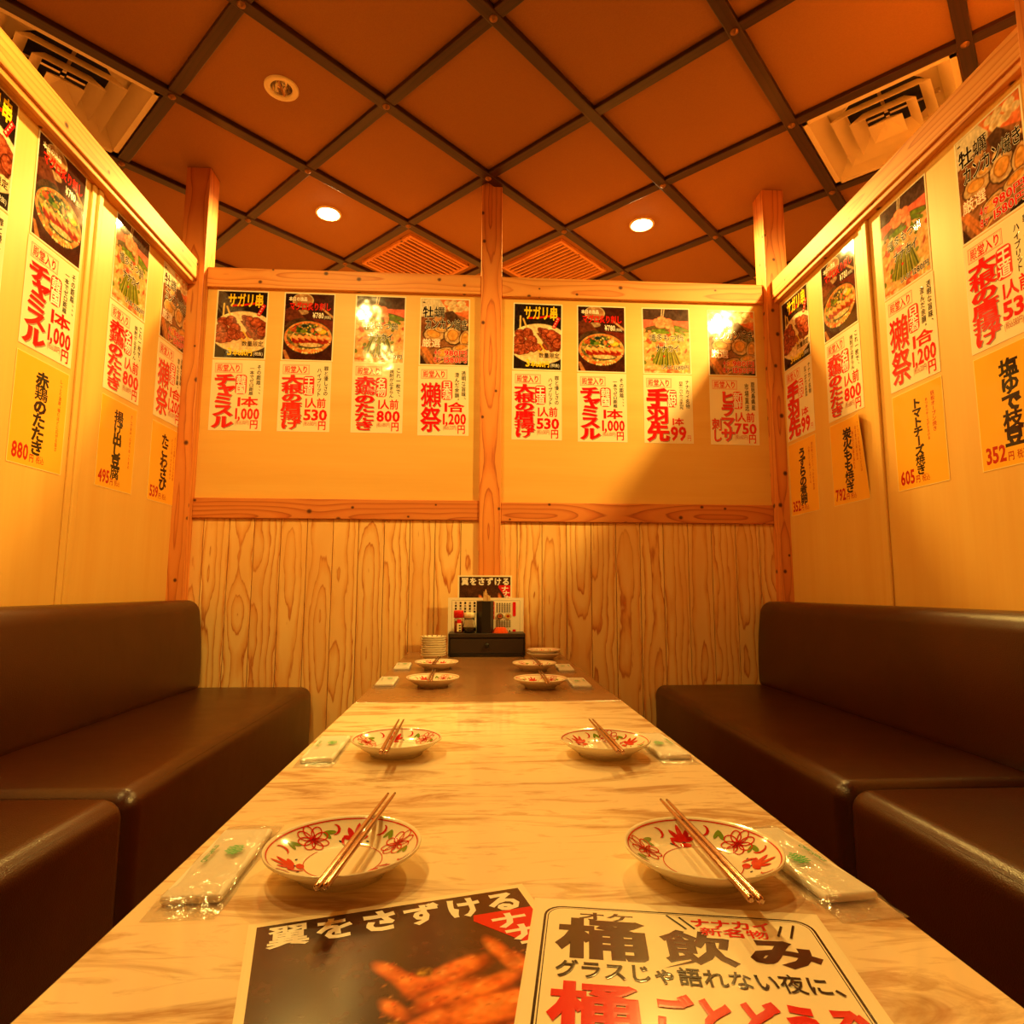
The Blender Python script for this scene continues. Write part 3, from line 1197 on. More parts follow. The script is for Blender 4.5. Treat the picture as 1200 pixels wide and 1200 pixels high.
def art_hotpot():
    c = Canvas(CW, CH, (70, 48, 42), 8)
    c.put(c.noise(6) - .35, (104, 80, 70))
    c.tri([(0, .17), (1, .185), (1, .32), (0, .32)], (236, 112, 92))
    c.ell(.5, .42, .62, .26, (120, 96, 52), (90, 74, 40), nf=8)
    c.tri([(0, .38), (1, .36), (1, 1), (0, 1)], (232, 186, 122), (206, 148, 84), 12)
    R = c.rs
    for k in range(90):
        q = [(240, 206, 150), (226, 150, 96), (196, 180, 70), (238, 176, 120), (120, 128, 48), (250, 222, 170), (206, 90, 60)][R.randint(7)]
        c.ell(R.rand(), R.uniform(.32, 1.0), R.uniform(.03, .10), R.uniform(.02, .06), q, tuple(x * .85 for x in q), ang=R.rand() * 3, wob=.4)
    for x0, y0, x1, y1 in ((.2, .35, .45, .33), (.3, .37, .55, .37), (.66, .30, .90, .40), (.7, .28, .96, .34), (.62, .33, .75, .46)):
        c.line(x0, y0, x1, y1, .06, (122, 146, 40), (86, 110, 30))
    c.line(.42, 0, .40, .12, .02, (226, 206, 180)); c.line(.47, 0, .44, .12, .02, (210, 190, 160))
    for cx, cy, rx, ry in ((.30, .20, .10, .07), (.40, .155, .10, .06), (.55, .19, .09, .07), (.38, .24, .13, .09), (.57, .26, .10, .08), (.63, .33, .05, .10)):
        c.ell(cx, cy, rx, ry, (244, 176, 132), (236, 136, 98), nf=12, wob=.3, rim=((216, 96, 60), .06))
    for k in range(20):
        x = .20 + .60 * k / 19
        g = [(104, 116, 30), (140, 140, 44), (60, 74, 24), (176, 160, 70)][k % 4]
        c.line(.36 + .30 * k / 19, .60, x, .90 - .05 * abs(k - 9) / 9, .032, g)
    c.ell(.44, .74, .03, .025, (214, 40, 26))
    for k in range(22):
        c.ell(R.rand(), R.uniform(.90, 1.0), .07, .03, [(244, 200, 160), (236, 160, 110), (226, 110, 70)][k % 3], wob=.4)
    return c.done()


def art_oyster():
    c = Canvas(CW, CH, (150, 96, 60), 11)
    c.tri([(0, 0), (.55, 0), (.5, .3), (0, .3)], (226, 210, 186), (206, 188, 164), 4)
    c.tri([(.38, 0), (1, 0), (1, .30), (.55, .16)], (232, 106, 62), (220, 130, 80), 8)
    R = c.rs
    for cx, cy, r in ((.55, .05, .08), (.68, .04, .08), (.84, .06, .10), (.93, .13, .08), (.66, .14, .12), (.80, .15, .08)):
        c.ell(cx, cy, r, r * .8, (246, 226, 190), (206, 166, 120), nf=16, wob=.4)
    c.tri([(.5, .20), (.66, .17), (1, .42), (1, .56), (.3, .46)], (66, 44, 34), (96, 66, 46))
    c.tri([(0, .28), (.5, .2), (.6, .45), (0, .5)], (140, 84, 52), (110, 60, 38))
    for k in range(60):
        q = [(206, 150, 100), (120, 76, 48), (180, 116, 66), (232, 186, 130), (84, 50, 34)][R.randint(5)]
        c.ell(R.rand(), R.uniform(.3, 1), R.uniform(.03, .09), R.uniform(.02, .06), q, ang=R.rand() * 3, wob=.5)
    for cx, cy, rx, ry, a in ((.28, .545, .23, .13, .2), (.68, .56, .18, .19, .1), (.95, .60, .13, .20, .2), (.42, .47, .13, .06, .1), (.5, .83, .22, .13, -.3), (.85, .74, .2, .08, -.2)):
        c.ell(cx, cy, rx, ry, (226, 190, 140), (176, 130, 88), ang=a, nf=14, wob=.35, rim=((70, 44, 30), .12))
        c.ell(cx - .01, cy - .01, rx * .62, ry * .6, (238, 176, 92), (214, 140, 60), ang=a, nf=10, wob=.3, rim=((150, 90, 40), .12))
    for q in ((.02, .74, .26, 1.0), (.08, .74, .36, 1.0)):
        c.line(*q, .06, (206, 120, 62))
    c.line(.35, 1.0, 1.0, .72, .03, (226, 176, 110)); c.tri([(0, .85), (.14, 1), (0, 1)], (54, 34, 28)); c.tri([(.7, 1), (1, .93), (1, 1)], (30, 24, 22))
    return c.done()


def art_wings():
    w, h = 150, 212
    c = Canvas(w, h, (62, 34, 22), 21)
    c.put((c.noise(4) - .30) * 1.6, (92, 54, 34)); c.put((c.noise(7) - .52) * 2, (48, 24, 16))
    R = c.rs
    for cx, cy, rx, ry, a in ((.62, .60, .36, .22, 0), (.55, .75, .5, .28, 0)):
        c.ell(cx, cy, rx, ry, (140, 56, 22), (190, 84, 34), nf=14, wob=.3)
    W = [(.62, .82, .40, .16, 0), (.90, .62, .16, .12, .5), (.34, .80, .16, .10, .1), (.88, .46, .055, .13, -.45), (.83, .34, .055, .11, -.35), (.79, .275, .042, .115, -.2), (.425, .29, .045, .115, -.6),
         (.49, .36, .06, .13, -.55), (.41, .42, .04, .08, -.5), (.60, .335, .20, .060, -.38), (.575, .405, .16, .052, -.34), (.70, .405, .19, .048, -.36), (.52, .49, .13, .075, -.25),
         (.71, .475, .24, .080, -.14), (.55, .59, .19, .085, .05), (.78, .58, .20, .085, -.12), (.43, .66, .13, .08, .25), (.64, .69, .20, .09, .3), (.86, .72, .18, .09, .2), (.52, .78, .2, .08, -.1), (.76, .83, .22, .09, .1), (.62, .92, .26, .09, -.1)]
    for cx, cy, rx, ry, a in W:
        c.ell(cx + .012, cy + .012, rx, ry, (120, 44, 18), (160, 66, 26), ang=a, nf=12, wob=.30, edge=.05)
        c.ell(cx, cy, rx * .96, ry * .92, (214, 92, 36), (246, 136, 60), ang=a, nf=22, wob=.34, edge=.05)
        c.ell(cx - .012, cy - .010, rx * .72, ry * .55, (240, 130, 58), (255, 186, 112), ang=a, nf=34, wob=.5, edge=.09)
        for k in range(12):
            t_ = R.uniform(-.8, .8)
            c.ell(cx + t_ * rx * math.cos(a) + R.uniform(-.3, .3) * ry, cy + (t_ * rx * math.sin(a) + R.uniform(-.5, .5) * ry) / c.asp, R.uniform(.006, .016), R.uniform(.004, .008), [(252, 196, 120), (140, 44, 16), (206, 60, 24), (240, 150, 70)][k % 4], ang=a)
    c.ell(.53, .315, .035, .03, (214, 170, 60), (110, 70, 24), nf=70, wob=.5); c.ell(.40, .50, .05, .07, (236, 196, 80), (110, 66, 20), nf=70, wob=.5)
    return c.done()


def photo_sheet(kind):
    s = Sheet()
    s.art({'skewers': art_skewers, 'tuna': art_tuna, 'hotpot': art_hotpot, 'oyster': art_oyster}[kind](), 5, 5, s.w - 5, s.h - 5)
    s.up(0.0001)

    def X(u): return 5 + u * (s.w - 10)

    def Y(v): return 5 + v * (s.h - 10)
    if kind == 'skewers':
        s.stroke([(X(.28), Y(.215)), (X(.5), Y(.205)), (X(.82), Y(.165))], 9, tuple(lin((206, 30, 22))))
        s.htext('サガリ串', X(.20), X(.93), Y(.025), Y(.235), YEL, 0.03)
        s.poly([(X(.80), Y(.35)), (X(.87), Y(.37)), (X(.985), Y(.20)), (X(.915), Y(.175))], tuple(lin((200, 20, 24)))); s.up()
        for k, ch in enumerate('おすすめ'):
            s.glyph(ch, X(.925 - .026 * k), Y(.215 + .038 * k), 9, 9, WHT, 0.02, rot=-0.5)
        s.up()
        s.htext('数量限定', X(.53), X(.97), Y(.745), Y(.825), BLK, 0.02)
        s.htext('3', X(.25), X(.345), Y(.845), Y(.965), YEL, 0.03)
        s.htext('本680円', X(.36), X(.76), Y(.87), Y(.965), YEL, 0.03)
        s.htext('(税抜)', X(.78), X(.97), Y(.905), Y(.96), WHT, 0.0)
    elif kind == 'tuna':
        s.htext('本日の逸品', X(.07), X(.45), Y(.048), Y(.112), WHT, 0.035)
        s.htext('マグロ炙り刺し', X(.09), X(.95), Y(.13), Y(.25), tuple(lin((216, 30, 24))), 0.035, outline=(0.012, tuple(lin((90, 16, 12)))))
        s.htext('¥780', X(.57), X(.80), Y(.275), Y(.37), WHT, 0.02)
        s.htext('(税抜)', X(.81), X(.95), Y(.325), Y(.37), WHT, 0.0)
    elif kind == 'hotpot':
        s.htext('博多もつ鍋', X(.12), X(.88), Y(.395), Y(.505), BLK, 0.02, outline=(0.035, WHT))
        s.htext('厳選素材', X(.34), X(.52), Y(.525), Y(.56), RED, 0.03, outline=(0.03, WHT))
        s.htext('ナナカイ', X(.25), X(.78), Y(.56), Y(.675), BLK, 0.03, outline=(0.035, WHT))
        s.htext('1人前', X(.38), X(.60), Y(.875), Y(.94), BLK, 0.02, outline=(0.035, WHT))
        s.htext('1280円', X(.64), X(.98), Y(.875), Y(.945), BLK, 0.02, outline=(0.035, WHT))
    else:
        s.rect(X(.03), Y(.045), X(.08), Y(.06), BLK)
        s.htext('牡蠣', X(.03), X(.50), Y(.115), Y(.285), BLK, 0.03, outline=(0.03, WHT))
        s.htext('カンカン焼き', X(.08), X(.985), Y(.30), Y(.465), BLK, 0.025, outline=(0.03, WHT))
        s.htext('厳選', X(.03), X(.42), Y(.61), Y(.74), WHT, 0.03, outline=(0.04, RED))
        for q, v in (('4ヶ', '980円'), ('8ヶ', '1580円')):
            y = .775 if q[0] == '4' else .88
            s.htext(q, X(.29), X(.45), Y(y), Y(y + .085), RED, 0.03, outline=(0.025, WHT))
            s.htext(v, X(.50), X(.98), Y(y), Y(y + .09), RED, 0.03, outline=(0.025, WHT))
    return s.b


MENUS = {
    'chamisul': ('チャミスル', '韓国', 'その距離、、、', '一本でゼロ距離', '1本', '1,000', '(税込1,100円)'),
    'daikon': ('大根の唐揚げ', '王道', '罪と優しさの', 'ハイブリット', '1人前', '530', '(税込583円)'),
    'akadori': ('赤鶏のたたき', '名物', 'これ一枚で、', '焼酎が止まらん', '1人前', '800', '(税込880円)'),
    'dassai': ('獺祭', '日本酒', '透明な旨味、', '澄んだ余韻。', '1合', '1,200', '(税込1,320円)'),
    'tebasaki': ('手羽先', '伝説', 'ナナカイ名物', '日本一のやみつき手羽先', '1本', '99', ''),
    'hiramasa': ('ヒラマサ', '新鮮', '鹿児島県産', '市場直送', '1人前', '750', '(税込825円)'),
}


def menu_sheet(kind):
    big, badge, c1, c2, unit, price, tax = MENUS[kind]
    s = Sheet(paper=(247, 232, 200))
    pink = tuple(lin((224, 92, 80)))
    s.frame(13, 14, 122, 55, 1.6, pink)
    s.frame(17, 17.5, 118, 51.5, 0.8, pink)
    s.htext('殿堂入り', 20, 116, 19, 50, RED, 0.03)
    if kind == 'dassai':
        s.vtext(big, 54, 70, 284, 84, RED, 0.045, shadow=(2.6, 2.6, GRY), fill=1.05)
    elif kind == 'tebasaki':
        s.vtext(big, 60, 62, 288, 88, RED, 0.055, shadow=(3, 3, GRY), fill=1.1)
    elif kind == 'hiramasa':
        s.vtext(big, 76, 64, 284, 56, RED, 0.055, shadow=(3, 3, GRY), fill=1.1)
        s.vtext('刺し', 28, 186, 286, 40, RED, 0.035, shadow=(2, 2, GRY))
    else:
        s.vtext(big, 54, 60, 288, 78, RED, 0.055, shadow=(3, 3, GRY), fill=1.12)
    x0, y0, x1, y1 = (98, 62, 144, 146) if kind not in ('hiramasa', 'tebasaki') else (101, 64, 143, 142)
    s.rect(x0, y0, x1, y1, RED, 12)
    s.rect(x0 + 2.5, y0 + 2.5, x1 - 2.5, y1 - 2.5, tuple(lin((236, 120, 100))), 10)
    s.rect(x0 + 3.4, y0 + 3.4, x1 - 3.4, y1 - 3.4, RED, 9.5)
    s.vtext(badge, (x0 + x1) / 2, y0 + 4, y1 - 4, 36, WHT, 0.03)
    s.vtext(c1, 191, 18, 146, 19, BLK, 0.018, fill=1.0)
    s.vtext(c2, 163, 26, 150, 19, BLK, 0.018, fill=1.0)
    if kind == 'tebasaki':
        s.htext(unit, 122, 172, 188, 220, RED, 0.03)
        s.htext(price, 112, 182, 222, 288, RED, 0.035)
        s.htext('円', 184, 202, 262, 288, RED, 0.0)
    else:
        s.htext(unit, 110, 195, 156, 198, RED, 0.03)
        s.htext(price, 104, 202, 202, 252, RED, 0.035)
        if tax:
            s.htext(tax, 106, 162, 255, 274, tuple(lin((196, 80, 60))), 0.0)
        s.htext('円', 164, 199, 252, 291, RED, 0.02)
    return s.b


YELLOWS = {
    'akadori': ('赤鶏のたたき', ['しっとり濃厚、噛むほどに広がる旨さ'], '880'),
    'agedashi': ('揚げ出し豆腐', ['だしが染み、心まであったまる'], '495'),
    'takowasa': ('たこわさび', ['コリコリ食感とわさびの刺激', 'ピリッと辛い大人の味わい'], '539'),
    'uzura': ('うずらの煮卵', ['酒の肴にひとつ、つまめる逸品', '小粒だけど味がしみてる'], '352'),
    'momo': ('炭火もも焼き', ['ナナカイの炭火焼きといえば', '炭の香りと鶏の旨み', '噛むほどに旨さ溢れる'], '792'),
    'tomato': ('トマトチーズ焼き', ['鉄板オーブン焼き', 'あつあつチーズがとろける'], '605'),
    'edamame': ('塩ゆで枝豆', ['二日酔い防止に'], '352'),
}


def yellow_sheet(kind):
    big, cols, price = YELLOWS[kind]
    s = Sheet(paper=(250, 182, 54), edge=(252, 226, 150), soft=kind == 'momo')
    n = len(big)
    s.vtext(big, 104, 34, min(262, 34 + n * 43), min(50, 230 / n * 1.2), BLK, 0.055, fill=1.15)
    for k, t in enumerate(cols):
        if kind == 'tomato':
            s.vtext(t, 172 - 26 * k, 30 + 14 * k, 30 + 14 * k + (120 if k == 0 else 125), 17 if k == 0 else 11, tuple(lin((190, 30, 20))), 0.02, fill=1.0)
        elif kind == 'edamame':
            s.vtext(t, 172, 30, 200, 20, tuple(lin((190, 30, 20))), 0.02, fill=1.0)
        else:
            s.vtext(t, 180 - 22 * k, 26 + 12 * k, 26 + 12 * k + min(210, len(t) * 13.5), 12, tuple(lin((190, 40, 24))), 0.01, fill=1.0)
    red = tuple(lin((190, 24, 22)))
    s.htext(price, 14, 76, 238, 284, red, 0.03)
    s.htext('円', 80, 98, 262, 285, red, 0.02)
    s.htext('税込', 106, 138, 262, 285, red, 0.0)
    return s.b


photo_mb = {k: photo_sheet(k) for k in ('skewers', 'tuna', 'hotpot', 'oyster')}
menu_mb = {k: menu_sheet(k) for k in MENUS}
yellow_mb = {k: yellow_sheet(k) for k in YELLOWS}
_made = {}


def hang(mb, key, name, label, cat, group, wall, pos, z, tilt, curl=None):
    """wall: 'back' / 'left' / 'right'; pos along the wall, z relative to the lens"""
    if curl is not None or key not in _made:
        if curl is not None:
            m2 = MB(); m2.__dict__ = {k: (list(v) if isinstance(v, list) else v) for k, v in mb.__dict__.items()}
            m2.v = [curl(p) for p in mb.v]
            o = m2.build(name, M['print'], color=True)
        else:
            o = mb.build(name, M['print'], color=True)
            _made[key] = o
    else:
        o = _made[key].copy(); C.objects.link(o)
    if wall == 'back':
        bas = Matrix(((1, 0, 0), (0, 0, -1), (0, 1, 0)))
        loc = (pos, DB + 0.0025, ZC + z)
    elif wall == 'left':
        bas = Matrix(((0, 0, 1), (1, 0, 0), (0, 1, 0)))
        loc = (-1.1995, pos, ZC + z)
    else:
        bas = Matrix(((0, 0, -1), (-1, 0, 0), (0, 1, 0)))
        loc = (1.2995, pos, ZC + z)
    rot = bas.to_4x4() @ Matrix.Rotation(math.radians(tilt), 4, 'Z')
    o.matrix_world = Matrix.Translation(loc) @ rot
    return tag(o, label, cat, group)


GP, GM, GY = 'laminated food photo posters', 'laminated red-lettered menu sheets', 'yellow menu sheets with black brush lettering'
PN = {'skewers': 'grilled skewer', 'tuna': 'seared tuna', 'hotpot': 'hotpot', 'oyster': 'grilled oyster'}
order = ['skewers', 'tuna', 'hotpot', 'oyster']
ordinal = ['first', 'second', 'third', 'fourth']
for k, (x, z, t) in enumerate([(-.992, 1.096, -.36), (-.715, 1.094, -.47), (-.418, 1.091, -.71), (-.145, 1.087, -.36)]):
    hang(photo_mb[order[k]], 'p' + order[k], 'photo_poster', f'{PN[order[k]]} photo poster on back wall left of the centre post', 'poster', GP, 'back', x, z, t)
for k, (x, z, t) in enumerate([(.252, 1.076, -.94), (.528, 1.073, -.43), (.813, 1.072, .26), (1.102, 1.070, -.3)]):
    hang(photo_mb[order[k]], 'p' + order[k], 'photo_poster', f'{PN[order[k]]} photo poster on back wall right of the centre post', 'poster', GP, 'back', x, z, t)
for side, rows in (('left', [(-.994, .792, -.13, 'chamisul', 'skewer'), (-.719, .792, .06, 'daikon', 'tuna'), (-.420, .792, 0, 'akadori', 'hotpot'), (-.146, .785, .5, 'dassai', 'oyster')]),
                   ('right', [(.248, .773, -.23, 'daikon', 'skewer'), (.527, .769, .07, 'chamisul', 'tuna'), (.813, .768, -.07, 'tebasaki', 'hotpot'), (1.101, .766, -.43, 'hiramasa', 'oyster')])):
    for x, z, t, kind, under in rows:
        hang(menu_mb[kind], 'm' + kind, 'menu_sheet', f'cream {MENUS[kind][5]} yen menu sheet with red lettering, back wall {side} of the centre post', 'menu sheet', GM, 'back', x, z, t)
LEFT = [(1.456, 'skewers', 'daikon', None), (1.744, 'tuna', 'chamisul', 'akadori'), (2.117, 'hotpot', 'akadori', 'agedashi'), (2.433, 'oyster', 'dassai', 'takowasa')]
RIGHT = [(1.412, 'oyster', 'daikon', 'edamame'), (1.737, 'hotpot', 'dassai', 'tomato'), (2.088, 'tuna', 'akadori', 'momo'), (2.397, 'skewers', 'tebasaki', 'uzura')]


def curl_corner(p):
    f = max(0.0, (p[0] - 0.02) / 0.086) ** 2 * max(0.0, (p[1] + 0.14) / 0.29)
    return (p[0] - 0.004 * f, p[1], p[2] + 0.022 * f)


for wall, rows, zs in (('left', LEFT, (1.093, .789, .4715)), ('right', RIGHT, (1.067, .764, .452))):
    for k, (y, ph, mn, yl) in enumerate(rows):
        tl = (0.4, 0.9, 0.6, 0.3)[k]
        hang(photo_mb[ph], 'p' + ph, 'photo_poster', f'{PN[ph]} photo poster on the {wall} partition wall', 'poster', GP, wall, y, zs[0], tl if wall == 'left' else -tl * .6)
        hang(menu_mb[mn], 'm' + mn, 'menu_sheet', f'cream {MENUS[mn][5]} yen menu sheet with red lettering, on the {wall} partition wall', 'menu sheet', GM, wall, y, zs[1], (0.3 if wall == 'left' else -.4))
        if yl:
            hang(yellow_mb[yl], 'y' + yl, 'yellow_menu_sheet', f'yellow {YELLOWS[yl][2]} yen menu sheet on the {wall} partition wall' + (' with a curling corner' if yl == 'momo' else ''), 'menu sheet', GY, wall, y, zs[2], 0.1,
                 curl=curl_corner if yl == 'momo' else None)

# ---------------------------------------------------------------- flyers on the table
PAPER_W = (250, 240, 214)


def wings_flyer():
    s = Sheet(0.212, 0.299, paper=(252, 240, 206), edge=(250, 238, 204))
    s.art(art_wings(), 6, 6, s.w - 6, s.h - 6)
    s.up(0.0001)
    red = tuple(lin((220, 20, 24)))
    s.poly([(158, 46), (s.w - 6, 112), (s.w - 6, 38), (160, 38)][::1], red)
    s.up()
    for k, ch in enumerate('翼をさずける'):
        s.glyph(ch, 28 + 32 * k, 24, 29, 31, WHT, 0.05)
    s.up()
    for k, ch in enumerate('ナナカ'):
        s.glyph(ch, 184 + 5 * k, 52 + 18 * k, 29, 22, WHT, 0.04)
    return s.b


def barrel_flyer():
    s = Sheet(0.213, 0.300, paper=(252, 242, 214), edge=(250, 240, 210))
    pap = tuple(lin((252, 242, 214)))
    s.rect(9, 11, s.w - 9, s.h - 11, BLK, 14); s.rect(10.8, 12.8, s.w - 10.8, s.h - 12.8, pap, 12.6)
    s.rect(11.8, 13.8, s.w - 11.8, s.h - 13.8, BLK, 12); s.rect(12.5, 14.5, s.w - 12.5, s.h - 14.5, pap, 11.6)
    s.htext('オケ', 34, 76, 18, 30, BRN, 0.03)
    s.htext('桶', 20, 85, 29, 78, BRN, 0.075)
    s.htext('飲', 92, 140, 37, 76, BRN, 0.065)
    s.htext('み', 148, 196, 40, 74, BRN, 0.065)
    s.htext('ナナカイ', 116, 174, 18, 30, RED, 0.035)
    s.htext('新名物', 121, 169, 30, 41, RED, 0.03)
    for a in ((100, 16, 112, 34), (109, 18, 118, 33), (181, 22, 175, 36), (190, 20, 183, 38)):
        s.stroke([(a[0], a[1]), (a[2], a[3])], 1.6, BLK)
    s.htext('グラスじゃ語れない夜に、', 20, 206, 82, 101, BLK, 0.02)
    s.htext('桶', 18, 74, 106, 150, RED, 0.07)
    s.htext('ごとどうぞ', 78, 200, 112, 148, RED, 0.05)
    return s.b


o = wings_flyer().build('laminated_flyer', M['print_flat'], color=True)
fly_a = math.radians(15.0)


def lay(o, tlx, tly, ang, w, h, z):
    c, s = math.cos(ang), math.sin(ang)
    o.location = (tlx + w / 2 * c + h / 2 * s, tly + w / 2 * s - h / 2 * c, z)
    o.rotation_euler = (0, 0, ang)


wings_ob = o
lay(o, -0.164, 0.503, fly_a, 0.212, 0.299, TZ)
tag(o, 'dark laminated flyer with fried chicken wings lying on the marble table', 'flyer')
o = barrel_flyer().build('laminated_flyer', M['print_flat'], color=True)
lay(o, 0.049, 0.530, math.radians(-9.9), 0.213, 0.300, TZ + 0.0016)
tag(o, 'cream laminated flyer with big brown and red lettering on the marble table', 'flyer')

# ---------------------------------------------------------------- plates
RIM = 0.0672


def plate_profile(r, hgt=0.024):
    """upper surface height at radius r"""
    a = 0.034
    if r <= a:
        return 0.0085
    f = min(1.0, (r - a) / (RIM - a))
    return 0.0085 + (hgt - 0.0085) * (0.35 * f + 0.65 * f * f)


def make_plate_mb(deco=True, seed=0):
    b = MB()
    b.cur = tuple(lin((247, 238, 214)))
    up_ = [(r, plate_profile(r)) for r in (0.0, 0.012, 0.024, 0.034, 0.038, 0.043, 0.048, 0.053, 0.058, 0.062, 0.0652)]
    prof = up_ + [(0.0668, 0.0243), (0.0675, 0.0232), (0.067, 0.0215), (0.058, 0.0150), (0.048, 0.0085), (0.040, 0.0050), (0.0385, 0.0), (0.0355, 0.0), (0.035, 0.003), (0.0, 0.003)]
    b.lathe(prof, 72)
    if not deco:
        return b
    R_, G_, D_, N_ = tuple(lin((206, 30, 26))), tuple(lin((120, 150, 40))), tuple(lin((150, 24, 22))), tuple(lin((44, 54, 90)))

    def S(x, y, e=0.00035):
        return (x, y, plate_profile(math.hypot(x, y)) + e)

    def stroke(pts, w, col, e=0.0004):
        b.cur = col
        P = [Vector(p) for p in pts]
        prev = None
        for k, p in enumerate(P):
            d = P[min(k + 1, len(P) - 1)] - P[max(k - 1, 0)]
            d = d.normalized() if d.length > 1e-9 else Vector((1, 0))
            ww = w[k] if isinstance(w, list) else w
            n = Vector((-d.y, d.x)) * ww / 2
            i0, i1 = b.vert(S(p.x + n.x, p.y + n.y, e)), b.vert(S(p.x - n.x, p.y - n.y, e))
            if prev:
                b.face([prev[1], i1, i0, prev[0]])
            prev = (i0, i1)

    def pol(r, a):
        return Vector((r * math.cos(a), r * math.sin(a)))

    def ring(r, w, col, a0=0, a1=2 * PI, n=80):
        stroke([pol(r, a0 + (a1 - a0) * k / n) for k in range(n + 1)], w, col)

    def blob(c, ax, rx, ry, col, n=16):
        # leaf or dot, subdivided along its length so that it hugs the bowl
        pts = []; ws = []
        for k in range(9):
            t = -1 + 2 * k / 8
            pts.append(Vector(c) + Vector((math.cos(ax), math.sin(ax))) * rx * t)
            ws.append(2 * ry * math.sqrt(max(0.02, 1 - t * t)))
        stroke(pts, ws, col)

    def petal(c, ax, ln, wd, col, w=0.0009):
        u = Vector((math.cos(ax), math.sin(ax))); n = Vector((-u.y, u.x))
        pts = [Vector(c) + u * ln * (0.15 + 0.85 * (1 - math.cos(t)) / 2) + n * wd * math.sin(t) for t in [2 * PI * k / 18 for k in range(19)]]
        stroke(pts, w, col, 0.0005)

    ring(0.0640, 0.0010, R_)
    ring(0.0335, 0.0008, R_, 0.3, 5.6)
    rs = random.Random(seed)
    for a0 in (0.15, 2.35, 4.55):
        c = pol(0.0495, a0)
        for k in range(8):
            petal(c, 2 * PI * k / 8 + rs.random() * .2, 0.0145, 0.0044, R_, 0.0011)
        for k in range(7):
            an = rs.random() * 6.28
            stroke([c, c + pol(0.006, an)], 0.0008, D_, 0.0006)
        blob(c, 0, 0.0022, 0.0022, D_)
        for da in (-0.34, 0.36):
            p = pol(0.053, a0 + da)
            blob(p, a0 + 1.1, 0.006, 0.0022, G_); blob(p + pol(0.004, a0 + 2), a0 + 0.2, 0.005, 0.0019, G_)
    for a0 in (1.25, 3.45, 5.6):
        c = pol(0.050, a0)
        b0 = pol(0.0415, a0)
        for k in range(5):
            dr_ = a0 + (k - 2) * 0.62
            ln_ = (0.0062, 0.0082, 0.0092, 0.0082, 0.0062)[k]
            blob(b0 + pol(ln_, dr_), dr_, ln_, 0.0026, R_)
        stroke([b0 + pol(0.011, a0 + 1.2 + .3 * t_) for t_ in range(5)], [0.001, 0.0024, 0.0028, 0.002, 0.0008], R_, 0.0007)
        for da in (-0.42, 0.42):
            p0 = pol(0.056, a0 + da)
            stroke([p0 + pol(0.0065, a0 + da + 3.0 + t) * (1 - t * .12) for t in [0, .5, 1., 1.5, 2., 2.5, 3.]], [0.0006, 0.0016, 0.0026, 0.0028, 0.0022, 0.0014, 0.0006], R_)
        blob(pol(0.036, a0), a0 + 1.57, 0.0055, 0.0035, R_)
        for k in range(5):
            blob(pol(0.0405 + .003 * (k % 2), a0 + (k - 2) * .16), a0 + 1.0, 0.0018, 0.0009, N_)
    return b


plate_ob = None
plate_mb = make_plate_mb()
PL = [('nearest plate on the left side of the marble table under metal chopsticks', -0.114, 0.590, 2.2),
      ('nearest plate on the right side of the marble table under metal chopsticks', 0.200, 0.571, 0.4),
      ('second plate on the left of the marble table, near the brown table', -0.117, 0.988, 0.5),
      ('second plate on the right of the marble table, near the brown table', 0.195, 0.968, 1.1),
      ('nearer plate with chopsticks on the left of the brown table', -0.108, 1.648, 0.9),
      ('nearer plate with chopsticks on the right of the brown table', 0.164, 1.617, 2.6),
      ('farther plate with chopsticks on the left of the brown table', -0.120, 1.997, 1.9),
      ('farther plate with chopsticks on the right of the brown table', 0.180, 1.955, 4.0)]
GPL = 'white plates with red and green flower painting'
for lab, x, y, a in PL:
    lab = 'floral ' + lab
    if plate_ob is None:
        o = plate_ob = plate_mb.build('floral_plate', M['china'], color=True, fix=False)
    else:
        o = plate_ob.copy(); C.objects.link(o)
    o.location = (x, y, TZ); o.rotation_euler = (0, 0, a)
    tag(o, lab, 'plate', GPL)
# the pair stacked at the far right
for k, lab in enumerate(('lower of two stacked floral plates right of the black box', 'upper of two stacked floral plates right of the black box')):
    o = plate_ob.copy(); C.objects.link(o)
    o.location = (0.243, 2.275, TZ + 0.0115 * k); o.rotation_euler = (0, 0, 1.0 + 1.3 * k); o.scale = (0.89, 0.89, 0.93)
    tag(o, lab, 'plate', GPL)
# tower of small plates on the left
b = MB(); b.cur = tuple(lin((246, 234, 204)))
b.lathe([(0.0, 0.004), (0.020, 0.004), (0.026, 0.0055), (0.036, 0.0120), (0.0435, 0.0170), (0.0450, 0.0172), (0.0450, 0.0155), (0.036, 0.0085), (0.0275, 0.0030), (0.026, 0.0), (0.0235, 0.0), (0.023, 0.002), (0.0, 0.002)], 48)
N_ = tuple(lin((60, 60, 84)))
for k in range(14):
    a = 2 * PI * k / 14
    b.cur = N_
    u, n = Vector((math.cos(a), math.sin(a))), Vector((-math.sin(a), math.cos(a)))
    P = [u * r + n * q for r, q in ((0.0375, -0.0022), (0.0425, -0.0022), (0.0425, 0.0022), (0.0375, 0.0022))]
    b.face([b.vert((p.x, p.y, 0.0006 + 0.0120 + (math.hypot(p.x, p.y) - 0.036) * 0.667)) for p in P])
sp0 = None
names = ['bottom', 'second', 'third', 'fourth', 'fifth', 'sixth', 'seventh', 'eighth', 'top']
